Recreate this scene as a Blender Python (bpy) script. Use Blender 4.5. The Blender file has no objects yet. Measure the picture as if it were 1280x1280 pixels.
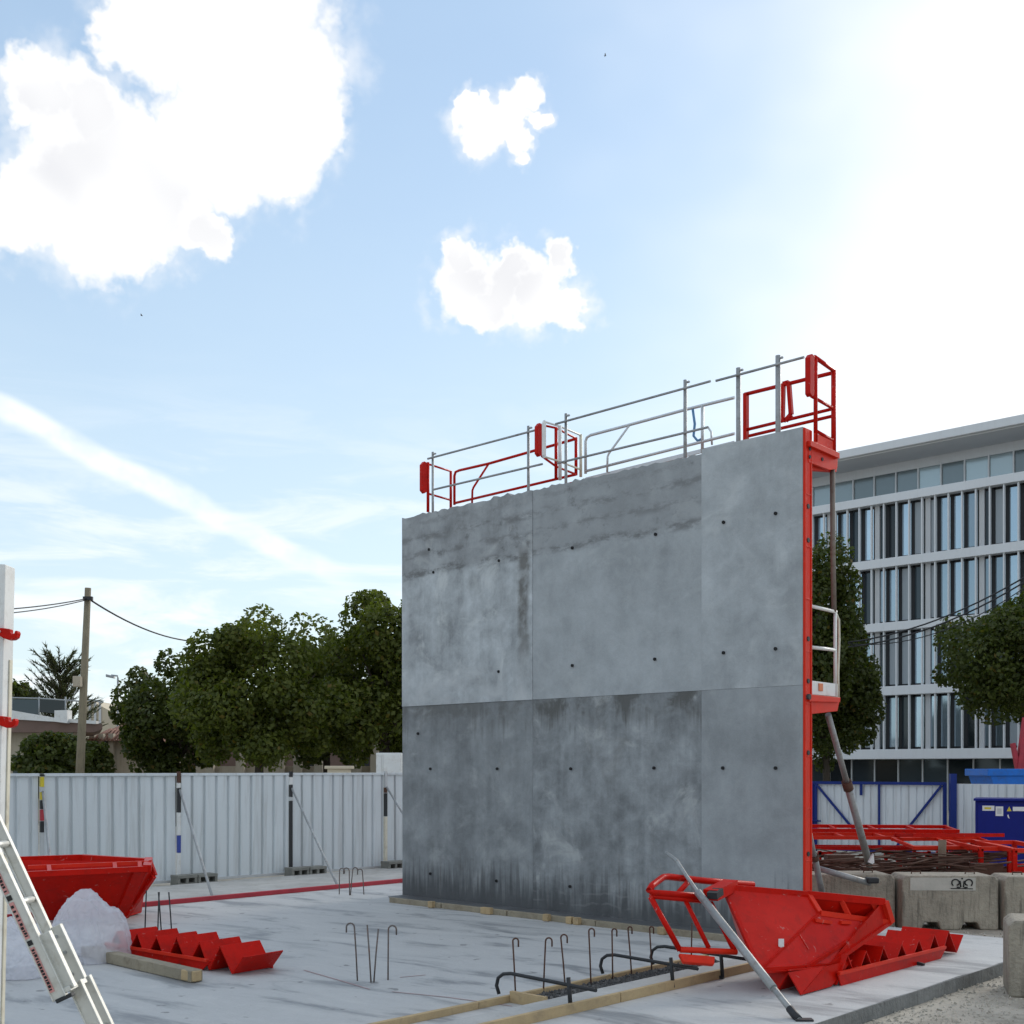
import bpy, bmesh, math, random
import numpy as np
from mathutils import Vector, Matrix, noise as mnoise
R = random.Random(7)
PI = math.pi
sc = bpy.context.scene
COL = sc.collection

# ------------------------------------------------------------------ camera, sky, sun, exposure
F = 1464.0            # focal length in photo pixels
HOR = 962.0           # horizon row of the photograph
EYE = 2.0
cd = bpy.data.cameras.new('camera'); cam = bpy.data.objects.new('camera', cd); COL.objects.link(cam)
cam.location = (0, 0, EYE); cam.rotation_euler = (math.radians(90), 0, 0)
cd.sensor_width = 36; cd.lens = 36*F/1280; cd.shift_y = (HOR-640)/1280
cd.clip_start = 0.1; cd.clip_end = 3000
sc.camera = cam
SUN_AZ, SUN_EL = math.radians(40), math.radians(21)
SKY_STRENGTH = 0.09
EXPOSURE = 1.13
sc.view_settings.view_transform = 'Standard'; sc.view_settings.look = 'None'
sc.view_settings.gamma = 1; sc.view_settings.use_curve_mapping = False
sc.view_settings.exposure = EXPOSURE
sdir = Vector((math.sin(SUN_AZ)*math.cos(SUN_EL), math.cos(SUN_AZ)*math.cos(SUN_EL), math.sin(SUN_EL)))
sl = bpy.data.lights.new('sun', 'SUN'); sl.energy = 1.0; sl.angle = math.radians(20); sl.color = (1, .94, .85)
so = bpy.data.objects.new('sun', sl); COL.objects.link(so); so.location = (30, 30, 40)
so.rotation_euler = sdir.to_track_quat('Z', 'Y').to_euler()

class NT:
    def __init__(s, tree): s.t = tree; s.L = tree.links
    def n(s, typ, **kw):
        x = s.t.nodes.new(typ)
        for k, v in kw.items(): setattr(x, k, v)
        return x
    def put(s, sock, v):
        if hasattr(v, 'is_output') or isinstance(v, bpy.types.NodeSocket): s.L.new(v, sock)
        elif v is not None:
            if isinstance(v, (tuple, list)) and len(v) == 3 and sock.type == 'RGBA': v = (*v, 1)
            sock.default_value = v
    def math(s, op, a, b=None, c=None, clamp=False):
        x = s.n('ShaderNodeMath', operation=op, use_clamp=clamp)
        for i, v in enumerate((a, b, c)):
            if v is not None: s.put(x.inputs[i], v)
        return x.outputs[0]
    def vmath(s, op, a, b=None, out=0):
        x = s.n('ShaderNodeVectorMath', operation=op)
        s.put(x.inputs[0], a)
        if b is not None:
            if op == 'SCALE': s.put(x.inputs['Scale'], b)
            else: s.put(x.inputs[1], b)
        return x.outputs[out]
    def noise(s, vec, scale, detail=4, rough=.55, dist=0, color=False):
        x = s.n('ShaderNodeTexNoise'); s.put(x.inputs['Vector'], vec)
        x.inputs['Scale'].default_value = scale; x.inputs['Detail'].default_value = detail
        x.inputs['Roughness'].default_value = rough; x.inputs['Distortion'].default_value = dist
        return x.outputs['Color' if color else 'Fac']
    def ramp(s, fac, lo, hi, a=0., b=1.):
        x = s.n('ShaderNodeMapRange', interpolation_type='SMOOTHSTEP'); s.put(x.inputs[0], fac)
        for i, v in enumerate((lo, hi, a, b)): s.put(x.inputs[i+1], v)
        return x.outputs[0]
    def mix(s, fac, a, b, mode='MIX'):
        x = s.n('ShaderNodeMix', data_type='RGBA', blend_type=mode)
        s.put(x.inputs[0], fac); s.put(x.inputs[6], a); s.put(x.inputs[7], b)
        return x.outputs[2]
    def map(s, vec, scale=(1, 1, 1), loc=(0, 0, 0)):
        x = s.n('ShaderNodeMapping'); s.put(x.inputs[0], vec)
        x.inputs['Scale'].default_value = scale; x.inputs['Location'].default_value = loc
        return x.outputs[0]
    def sep(s, vec):
        x = s.n('ShaderNodeSeparateXYZ'); s.put(x.inputs[0], vec); return x.outputs

def skydir(px, py):
    return Vector(((px-640)/F, 1, (HOR-py)/F)).normalized()

def build_world():
    w = bpy.data.worlds.new('World'); sc.world = w; w.use_nodes = True
    t = w.node_tree; t.nodes.clear(); N = NT(t)
    sky = N.n('ShaderNodeTexSky', sky_type='NISHITA', sun_disc=False)
    sky.sun_elevation = SUN_EL; sky.sun_rotation = SUN_AZ
    sky.air_density = 1.0; sky.dust_density = .7; sky.ozone_density = 1.5
    d = N.n('ShaderNodeTexCoord').outputs['Generated']
    X, Y, Z = N.sep(d)
    # thin bright veil of high cloud, thicker toward the sun
    sd = N.vmath('DOT_PRODUCT', d, tuple(sdir), out=1)
    glow = N.math('POWER', N.math('MAXIMUM', sd, 0.0), 11.0)
    # a thin even film of high haze over the whole sky, a little thicker low down
    film = N.ramp(Z, .0, .7, .80, .50)
    film = N.math('ADD', film, N.math('MULTIPLY', N.math('SUBTRACT', N.noise(N.map(d, (2.2, 2.2, 5)), 2.0, 4, .6), .5), .25), clamp=True)
    fc = N.mix(N.ramp(Z, .02, .6), (3.95, 4.7, 5.05), (2.85, 3.85, 4.95))
    base = N.mix(film, sky.outputs[0], fc)
    gn = N.math('MULTIPLY_ADD', N.noise(N.map(d, (1,1,1.6)), 4.0, 3, .6), .5, -.25)
    base = N.mix(N.math('MULTIPLY', N.ramp(N.math('ADD', glow, N.math('MULTIPLY', gn, N.ramp(glow, .0, .12))), .06, .66), .92), base, (5.9, 6.0, 6.1))
    # streaky cirrus low down
    ci = N.noise(N.map(d, (3, 3, 15)), 2.4, 5, .6, .6)
    ci = N.math('MULTIPLY', N.ramp(ci, .42, .68), N.math('MULTIPLY', N.ramp(Z, .34, .10), .85))
    base = N.mix(ci, base, (5.5, 5.7, 5.9))
    # contrail: a great-circle band
    a, b = skydir(-60, 480), skydir(430, 725)
    nrm = a.cross(b).normalized(); along = (b-a).normalized()
    wob = N.math('MULTIPLY', N.math('SUBTRACT', N.noise(d, 22, 2), .5), .012)
    dist = N.math('ABSOLUTE', N.math('ADD', N.vmath('DOT_PRODUCT', d, tuple(nrm), out=1), wob))
    al = N.vmath('DOT_PRODUCT', d, tuple(along), out=1)
    a0, b0 = a.dot(along), b.dot(along)
    ct = N.math('MULTIPLY', N.ramp(dist, .0135, .004), N.math('MULTIPLY', N.ramp(al, a0-.3, a0), N.ramp(al, b0+.03, b0-.06)))
    ct = N.math('MULTIPLY', ct, N.ramp(N.noise(d, 30, 3), .3, .62, .4, .85))
    base = N.mix(ct, base, (5.6, 5.8, 6.0))
    # cumulus: unions of puffs placed by direction, plus unseen cloud added all round
    lobes = []
    def L(px, py, r): lobes.append((skydir(px, py), r/F/(1+((px-640)/F)**2+((HOR-py)/F)**2)**.5))
    for p in [(52,118,52),(110,140,58),(160,185,66),(105,215,85),(60,250,66),(120,285,72),(165,300,52),(205,235,72),(255,290,34),
              (160,40,50),(215,45,70),(290,60,95),(350,95,85),(385,150,52),(330,175,80),(265,170,72),(300,220,56),(350,215,36),(15,265,52),(200,-50,90),(330,-40,95)]: L(*p)
    for p in [(600,160,34),(632,150,34),(655,120,26),(590,125,18),(640,182,24),(672,152,18),(650,200,14)]: L(*p)
    for p in [(580,350,46),(570,315,28),(625,362,48),(672,365,46),(712,378,30),(692,312,26),(640,335,32),(600,385,30)]: L(*p)
    w1 = N.vmath('SCALE', N.vmath('SUBTRACT', N.noise(d, 20, 4, .62, color=True), (.5,.5,.5)), .055)
    w2 = N.vmath('SCALE', N.vmath('SUBTRACT', N.noise(d, 75, 3, .6, color=True), (.5,.5,.5)), .016)
    dd = N.vmath('ADD', N.vmath('ADD', d, w1), w2)
    m = None
    for c, r in lobes:
        q = N.vmath('DISTANCE', dd, tuple(c), out=1)
        q = N.math('MULTIPLY_ADD', q, -1.0/r, 1.0)
        m = q if m is None else N.math('MAXIMUM', m, q)
    # elsewhere: unseen cumulus thickened to give whiter fill light from behind
    gen = N.noise(N.map(d, (1, 1, 1.6), (3.1, 1.7, .4)), 2.6, 4, .6)
    back = N.ramp(Y, .62, .3)
    gen = N.math('MULTIPLY', N.math('MULTIPLY', N.ramp(gen, .45, .58), back), N.ramp(Z, .03, .2))
    cm = N.math('MAXIMUM', N.ramp(m, -.08, .30), N.math('MULTIPLY', gen, .9))
    soft = N.math('MULTIPLY', N.ramp(m, -.5, .2, 0, .55), N.ramp(N.noise(d, 26, 3, .6), .4, .65))
    cm = N.math('MAXIMUM', cm, soft)
    shade = N.noise(N.vmath('ADD', d, (.3, .1, .2)), 9, 2, .5)
    cc = N.mix(N.math('MULTIPLY', N.ramp(shade, .45, .72), N.ramp(m, .2, .6)), (5.5, 5.5, 5.5), (4.3, 4.35, 4.55))
    out = N.mix(cm, base, cc)
    bg = N.n('ShaderNodeBackground'); N.put(bg.inputs[0], out); bg.inputs[1].default_value = SKY_STRENGTH
    o = N.n('ShaderNodeOutputWorld'); t.links.new(bg.outputs[0], o.inputs[0])
    w.cycles.sampling_method = 'MANUAL'; w.cycles.sample_map_resolution = 512
build_world()

# ------------------------------------------------------------------ site geometry helpers
UW = Vector((.733, -.681, 0)).normalized()     # along the concrete wall, to the right and nearer
UP_ = Vector((.681, .733, 0)).normalized()     # square to it, away from the viewer
UP_ = Vector((-UW.y, UW.x, 0))
WA = Vector((-1.745, 18.65, 0))                # foot of the wall's far corner
CAMP = Vector((0, 0, EYE))
def ray(px, py): return Vector(((px-640)/F, 1, (HOR-py)/F))
def H(px, py, Y): return CAMP + ray(px, py)*Y
def G(px, py, z=0.): return CAMP + ray(px, py)*((EYE-z)*F/(py-HOR))
def on_plane(px, py, P, n):
    r = ray(px, py); return CAMP + r*((P-CAMP).dot(n)/r.dot(n))
def toW(p): q = p-WA; return Vector((q.dot(UW), q.dot(UP_), q.z))
def WL(px, py, s): return toW(on_plane(px, py, WA+UP_*s, UP_))       # wall-frame point at distance s behind the face
def EL(px, py, x): return toW(on_plane(px, py, WA+UW*x, UW))         # wall-frame point on the cross plane at x
WM = Matrix.Translation(WA) @ Matrix(((UW.x, UP_.x, 0, 0), (UW.y, UP_.y, 0, 0), (0, 0, 1, 0), (0, 0, 0, 1)))

class MB:
    def __init__(s): s.v = []; s.f = []; s.sm = []
    def add(s, vs, fs, smooth=False):
        o = len(s.v); s.v += [tuple(v) for v in vs]
        for f in fs: s.f.append(tuple(i+o for i in f)); s.sm.append(smooth)
        return s
    def box(s, c, d, ax=None):
        c = Vector(c); ax = ax or (Vector((1,0,0)), Vector((0,1,0)), Vector((0,0,1)))
        vs = []
        for k in (-.5, .5):
            for j in (-.5, .5):
                for i in (-.5, .5): vs.append(c + ax[0]*(i*d[0]) + ax[1]*(j*d[1]) + ax[2]*(k*d[2]))
        return s.add(vs, [(0,2,3,1),(4,5,7,6),(0,1,5,4),(2,6,7,3),(0,4,6,2),(1,3,7,5)])
    def bar(s, a, b, w, h=None, up=Vector((0,0,1))):
        a, b = Vector(a), Vector(b); h = h or w; d = b-a; L = d.length; d = d/L
        x = up.cross(d)
        if x.length < 1e-3: x = Vector((1,0,0)).cross(d)
        x.normalize(); y = d.cross(x)
        return s.box((a+b)/2, (w, h, L), (x, y, d))
    def tube(s, pts, r, seg=8, caps=True, r2=None):
        pts = [Vector(p) for p in pts]; n = len(pts); vs = []; fs = []; prev = None
        for i, p in enumerate(pts):
            t = (pts[min(i+1, n-1)]-pts[max(i-1, 0)]).normalized()
            if prev is None:
                u = t.orthogonal().normalized()
            else:
                u = prev - t*prev.dot(t)
                u = u.normalized() if u.length > 1e-5 else t.orthogonal().normalized()
            prev = u; v = t.cross(u)
            rr = r if r2 is None else r + (r2-r)*i/(n-1)
            for k in range(seg):
                a = 2*PI*k/seg; vs.append(p + u*(math.cos(a)*rr) + v*(math.sin(a)*rr))
        for i in range(n-1):
            for k in range(seg):
                k2 = (k+1) % seg; fs.append((i*seg+k, i*seg+k2, (i+1)*seg+k2, (i+1)*seg+k))
        s.add(vs, fs, True)
        if caps:
            o = len(s.v)-len(vs)
            s.f.append(tuple(o+k for k in reversed(range(seg)))); s.sm.append(False)
            s.f.append(tuple(o+(n-1)*seg+k for k in range(seg))); s.sm.append(False)
        return s
    def prism(s, poly, ext):
        poly = [Vector(p) for p in poly]; ext = Vector(ext); n = len(poly)
        vs = poly + [p+ext for p in poly]
        return s.add(vs, [tuple(range(n-1, -1, -1)), tuple(range(n, 2*n))] + [(i, (i+1) % n, n+(i+1) % n, n+i) for i in range(n)])
    def sheet(s, poly, th):
        poly = [Vector(p) for p in poly]
        n = Vector((0,0,0))
        for i in range(len(poly)):
            a, b = poly[i], poly[(i+1) % len(poly)]; n += a.cross(b)
        n.normalize()
        return s.prism([p-n*th/2 for p in poly], n*th)
    def disc(s, c, n, r, th, seg=12):
        n = Vector(n).normalized(); return s.tube([Vector(c)-n*th/2, Vector(c)+n*th/2], r, seg)
    def mesh(s, name):
        me = bpy.data.meshes.new(name); me.from_pydata(s.v, [], s.f)
        me.polygons.foreach_set('use_smooth', s.sm); me.update()
        bm = bmesh.new(); bm.from_mesh(me); bmesh.ops.recalc_face_normals(bm, faces=bm.faces); bm.to_mesh(me); bm.free()
        return me
    def build(s, name, mat, parent=None, bevel=0, local=False):
        return link(name, s.mesh(name), mat, parent, bevel, local)

def link(name, me, mat, parent=None, bevel=0, local=False):
    if mat is not None and not me.materials: me.materials.append(mat)
    o = bpy.data.objects.new(name, me); COL.objects.link(o)
    if parent:
        o.parent = parent
        if not local: o.matrix_parent_inverse = parent['_m'].copy() if False else PM[parent.name]
    if bevel:
        b = o.modifiers.new('bevel', 'BEVEL'); b.width = bevel; b.segments = 2; b.limit_method = 'ANGLE'
    return o
PM = {}
def thing(name, label, cat, loc=(0,0,0), mat=None, group=None, kind=None):
    """an Empty at a thing's base; parts given in world coordinates unless local=True"""
    o = bpy.data.objects.new(name, None); COL.objects.link(o); o.empty_display_size = .2
    M = mat if mat is not None else Matrix.Translation(Vector(loc))
    o.matrix_basis = M; PM[o.name] = M.inverted()
    return tag(o, label, cat, group, kind)
def tag(o, label=None, cat=None, group=None, kind=None):
    if label: o['label'] = label
    if cat: o['category'] = cat
    if group: o['group'] = group
    if kind: o['kind'] = kind
    return o
def instance(o, loc, parent=None, rotz=0, scale=None):
    c = o.copy(); COL.objects.link(c); c.parent = parent; c.location = loc; c.rotation_euler = (0,0,rotz)
    if scale: c.scale = scale
    return c

# ------------------------------------------------------------------ materials
def pm(name, col, rough=.5, metal=0., var=.12, scale=3., fine=40., bump=.15, dirt=None, dirt_amt=0., spec=.5, coat=0., streak=False, bdist=.01, scuff=0.):
    m = bpy.data.materials.new(name); m.use_nodes = True; t = m.node_tree; N = NT(t)
    b = t.nodes['Principled BSDF']
    co = N.n('ShaderNodeTexCoord').outputs['Object']
    n1 = N.noise(co, scale, 5, .6); n2 = N.noise(co, fine, 3, .6)
    k = N.math('ADD', N.math('MULTIPLY', N.math('SUBTRACT', n1, .5), 2*var*1.6), N.math('MULTIPLY', N.math('SUBTRACT', n2, .5), var))
    k = N.math('ADD', k, 1.0)
    c = N.vmath('SCALE', col, k)
    if dirt:
        v = N.map(co, (4, 4, .5)) if streak else co
        dn = N.noise(v, scale*2.3, 6, .65, .4)
        c = N.mix(N.math('MULTIPLY', N.ramp(dn, .48, .7), dirt_amt), c, dirt)
    if scuff:      # cement splashes and scraped spots
        sn = N.noise(co, 11, 5, .7, .8); sn2 = N.noise(N.map(co, (1,1,4)), 16, 4, .7, .3)
        c = N.mix(N.ramp(sn, .63, .70, 0, .55*scuff), c, (.42,.36,.33)); c = N.mix(N.ramp(sn2, .66, .72, 0, .6*scuff), c, (.13,.05,.035))
    N.put(b.inputs['Base Color'], c)
    N.put(b.inputs['Roughness'], N.math('ADD', N.math('MULTIPLY', N.math('SUBTRACT', n1, .5), .25), rough, clamp=True))
    b.inputs['Metallic'].default_value = metal; b.inputs['Specular IOR Level'].default_value = spec
    b.inputs['Coat Weight'].default_value = coat
    if bump:
        bp = N.n('ShaderNodeBump'); bp.inputs['Strength'].default_value = bump; bp.inputs['Distance'].default_value = bdist
        N.put(bp.inputs['Height'], n2); t.links.new(bp.outputs[0], b.inputs['Normal'])
    return m

M = {}
M['red'] = pm('red_paint', (.50,.009,.004), .32, var=.16, scale=4, bump=.03, dirt=(.20,.012,.008), dirt_amt=.35, spec=.10, scuff=.7)
M['red_lit'] = pm('lit_red_paint', (.66,.030,.012), .42, var=.12, scale=3, bump=.05, dirt=(.42,.03,.02), dirt_amt=.3, spec=.15, scuff=.6)  # brighter copy of the red paint, with falling light put into its colour
M['galv'] = pm('galvanised_steel', (.58,.61,.63), .45, .5, .12, 6, bump=.08)
M['greytube'] = pm('weathered_grey_steel', (.33,.345,.35), .5, .4, .2, 5, bump=.1, dirt=(.12,.07,.04), dirt_amt=.4)
M['prop'] = pm('worn_prop_steel', (.30,.31,.31), .5, .35, .2, 5, bump=.1, dirt=(.16,.10,.06), dirt_amt=.5)
M['rust'] = pm('rusty_steel', (.10,.05,.034), .8, .2, .3, 12, bump=.2)
M['darkbar'] = pm('dark_steel', (.035,.037,.04), .55, .5, .2, 8, bump=.1)
M['rebar'] = pm('rebar_steel', (.16,.14,.13), .65, .4, .3, 15, bump=.2, dirt=(.2,.08,.04), dirt_amt=.6)
M['whitepaint'] = pm('white_paint', (.70,.71,.70), .45, var=.06, scale=3, bump=.05, dirt=(.38,.33,.27), dirt_amt=.3)
M['cream_tube'] = pm('cream_painted_steel', (.66,.62,.50), .5, var=.1, scale=5, bump=.05, dirt=(.3,.2,.12), dirt_amt=.3)
M['timber'] = pm('site_timber', (.42,.31,.17), .75, var=.22, scale=3, fine=60, bump=.3, dirt=(.24,.18,.11), dirt_amt=.5)
M['timber_grey'] = pm('weathered_timber', (.27,.235,.17), .8, var=.25, scale=4, fine=60, bump=.3, dirt=(.15,.11,.07), dirt_amt=.5)
M['alu'] = pm('aluminium', (.62,.62,.58), .5, .55, .1, 5, bump=.08, dirt=(.34,.31,.24), dirt_amt=.45)
M['blue'] = pm('dark_blue_paint', (.006,.014,.17), .5, var=.12, scale=4, bump=.04, spec=.2)
M['gateblue'] = pm('gate_blue_paint', (.010,.028,.17), .5, var=.12, scale=4, bump=.04, spec=.2)
M['skyblue'] = pm('skip_blue_paint', (.015,.14,.52), .45, var=.12, scale=3, bump=.05, dirt=(.05,.08,.14), dirt_amt=.4, spec=.25)
M['hoard'] = pm('hoarding_sheet', (.60,.645,.665), .5, .1, .07, .8, bump=.03, dirt=(.36,.37,.36), dirt_amt=.45, streak=True)
M['hoardframe'] = pm('hoarding_post', (.5,.52,.53), .5, .3, .1, 3, bump=.04)
M['block'] = pm('rough_concrete_block', (.33,.295,.235), .9, var=.35, scale=2.2, fine=25, bump=.9, dirt=(.13,.115,.09), dirt_amt=.75, streak=True, bdist=.02, scuff=.0)
M['blockpale'] = pm('pale_wash', (.45,.43,.38), .9, var=.15, scale=4, fine=25, bump=.4)
M['footblock'] = pm('hollow_concrete_foot', (.20,.20,.18), .9, var=.25, scale=4, bump=.4)
M['black'] = pm('black_paint', (.012,.012,.012), .7, var=.1, bump=0)
M['hole'] = pm('tie_hole_shadow_plug', (.012,.012,.013), .9, var=.1, bump=0)
M['yellow'] = pm('plain_yellow', (.6,.48,.03), .6, var=.1, bump=0)
M['bandblue'] = pm('plain_blue', (.03,.06,.3), .6, var=.1, bump=0)
M['bark'] = pm('bark', (.055,.042,.03), .9, var=.3, scale=6, bump=.6)
M['beige'] = pm('beige_render', (.40,.35,.27), .85, var=.12, scale=1.2, bump=.2, dirt=(.24,.2,.15), dirt_amt=.4, streak=True)
M['cream'] = pm('cream_render', (.55,.48,.36), .85, var=.08, scale=.8, bump=.15)
M['terracotta'] = pm('terracotta_tiles', (.26,.135,.095), .85, var=.2, scale=3, bump=.2)
M['tar'] = pm('brown_fascia', (.16,.105,.085), .8, var=.2, scale=2, bump=.2)
M['bwhite'] = pm('white_facade_panel', (.64,.66,.68), .5, var=.03, scale=.6, bump=.02, dirt=(.5,.5,.5), dirt_amt=.2, streak=True)
M['soffit'] = pm('soffit_board', (.6,.61,.62), .7, var=.04, scale=1, bump=.02)
M['dark'] = pm('dark_interior', (.02,.022,.025), .8, var=.2, bump=0)
M['pole'] = pm('treated_pole_timber', (.20,.17,.115), .85, var=.2, scale=3, bump=.3, dirt=(.1,.085,.06), dirt_amt=.5, streak=True)
M['cable'] = pm('black_cable', (.015,.015,.017), .6, bump=0)
M['lampgrey'] = pm('lamp_post_grey', (.35,.37,.38), .5, .4, bump=0)
M['orange'] = pm('orange_sticker', (.6,.16,.05), .5, bump=0)
M['pink'] = pm('red_chalk', (.40,.27,.27), .95, var=.3, scale=6, bump=0)
M['plainred'] = pm('red_edge_strip', (.40,.03,.045), .6, var=.2, scale=6, bump=.05)
M['stickred'] = pm('faded_red_sticker', (.58,.27,.25), .6, var=.15, scale=20, bump=0)
M['ply'] = pm('plywood', (.30,.22,.13), .8, var=.2, scale=3, bump=.2)

def glass_mat(name, tint, metal, rough=.06):
    m = bpy.data.materials.new(name); m.use_nodes = True; N = NT(m.node_tree); b = m.node_tree.nodes['Principled BSDF']
    co = N.n('ShaderNodeTexCoord').outputs['Object']
    r = N.n('ShaderNodeObjectInfo').outputs['Random']
    N.put(b.inputs['Base Color'], N.vmath('SCALE', tint, N.math('MULTIPLY_ADD', r, .9, .45)))
    b.inputs['Metallic'].default_value = metal; b.inputs['Roughness'].default_value = rough
    bp = N.n('ShaderNodeBump'); bp.inputs['Strength'].default_value = .06; bp.inputs['Distance'].default_value = .02
    N.put(bp.inputs['Height'], N.noise(co, .9, 2)); m.node_tree.links.new(bp.outputs[0], b.inputs['Normal'])
    return m
M['glass'] = glass_mat('coated_glass', (.36,.46,.54), .65)
M['glassdark'] = glass_mat('dark_glass', (.035,.05,.06), .3)
M['curtain'] = pm('pale_blind_behind_glass', (.30,.34,.37), .35, var=.05, scale=1, bump=0, spec=.8)

def leaf_mat(name, c1, c2, trans=.3):
    m = bpy.data.materials.new(name); m.use_nodes = True; t = m.node_tree; N = NT(t); t.nodes.clear()
    g = N.n('ShaderNodeNewGeometry').outputs['Random Per Island']
    co = N.n('ShaderNodeTexCoord').outputs['Object']
    f = N.math('ADD', N.math('MULTIPLY', g, .6), N.math('MULTIPLY', N.noise(co, .9, 3), .5), clamp=True)
    c = N.mix(f, c1, c2)
    c = N.mix(N.ramp(g, .955, 1.0, 0, .6), c, (.17,.09,.02))
    p = N.n('ShaderNodeBsdfPrincipled'); N.put(p.inputs['Base Color'], c); p.inputs['Roughness'].default_value = .5
    p.inputs['Specular IOR Level'].default_value = .35
    tr = N.n('ShaderNodeBsdfTranslucent'); N.put(tr.inputs[0], N.vmath('MULTIPLY', c, (1.5,1.7,.7)))
    mx = N.n('ShaderNodeMixShader'); mx.inputs[0].default_value = trans
    t.links.new(p.outputs[0], mx.inputs[1]); t.links.new(tr.outputs[0], mx.inputs[2])
    o = N.n('ShaderNodeOutputMaterial'); t.links.new(mx.outputs[0], o.inputs[0])
    return m
M['leaf'] = leaf_mat('broad_leaves', (.036,.058,.012), (.15,.165,.028), .45)
M['leafdark'] = leaf_mat('dark_leaves', (.026,.043,.011), (.095,.112,.02), .4)
M['needle'] = leaf_mat('conifer_sprays', (.03,.045,.016), (.075,.085,.03), .2)

# slab, ground, gravel
def slab_mat():
    m = bpy.data.materials.new('site_slab_concrete'); m.use_nodes = True; t = m.node_tree; N = NT(t); b = t.nodes['Principled BSDF']
    co = N.n('ShaderNodeTexCoord').outputs['Object']
    r = N.n('ShaderNodeVectorRotate', rotation_type='Z_AXIS'); N.put(r.inputs['Vector'], co); r.inputs['Angle'].default_value = math.radians(35)
    v = r.outputs[0]
    big = N.noise(v, .35, 4, .55); mid = N.noise(N.map(v, (.7,2.2,1)), 1.1, 6, .62, .5); fine = N.noise(v, 30, 4, .6); spk = N.noise(v, 9, 5, .7)
    k = N.math('ADD', N.math('MULTIPLY', N.math('SUBTRACT', big, .5), .22), N.math('MULTIPLY', N.math('SUBTRACT', fine, .5), .16))
    k = N.math('ADD', N.math('ADD', k, N.math('MULTIPLY', N.math('SUBTRACT', spk, .5), .14)), 1.0)
    c = N.vmath('SCALE', (.455,.46,.455), k)
    c = N.mix(N.ramp(mid, .49, .68, 0, .85), c, (.19,.20,.21))          # trowel smears and damp
    c = N.mix(N.ramp(mid, .30, .46, .5, 0), c, (.54,.54,.525))
    sp = N.noise(v, 5.5, 3, .5)
    c = N.mix(N.ramp(sp, .66, .73, 0, .7), c, (.16,.16,.16))
    N.put(b.inputs['Base Color'], c)
    N.put(b.inputs['Roughness'], N.ramp(mid, .5, .75, .75, .5))
    bp = N.n('ShaderNodeBump'); bp.inputs['Strength'].default_value = .35; bp.inputs['Distance'].default_value = .02
    N.put(bp.inputs['Height'], N.math('ADD', spk, N.math('MULTIPLY', fine, .4))); t.links.new(bp.outputs[0], b.inputs['Normal'])
    return m
M['slab'] = slab_mat()
M['ground'] = pm('sandy_gravel_ground', (.43,.39,.325), .95, var=.3, scale=1.2, fine=22, bump=.9, dirt=(.19,.17,.14), dirt_amt=.6, bdist=.03)
M['pebble'] = pm('pebbles', (.44,.405,.345), .9, var=.35, scale=6, bump=.2)
M['gravel'] = pm('dark_wet_aggregate', (.10,.10,.10), .9, var=.4, scale=20, fine=60, bump=.9, bdist=.02)

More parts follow.
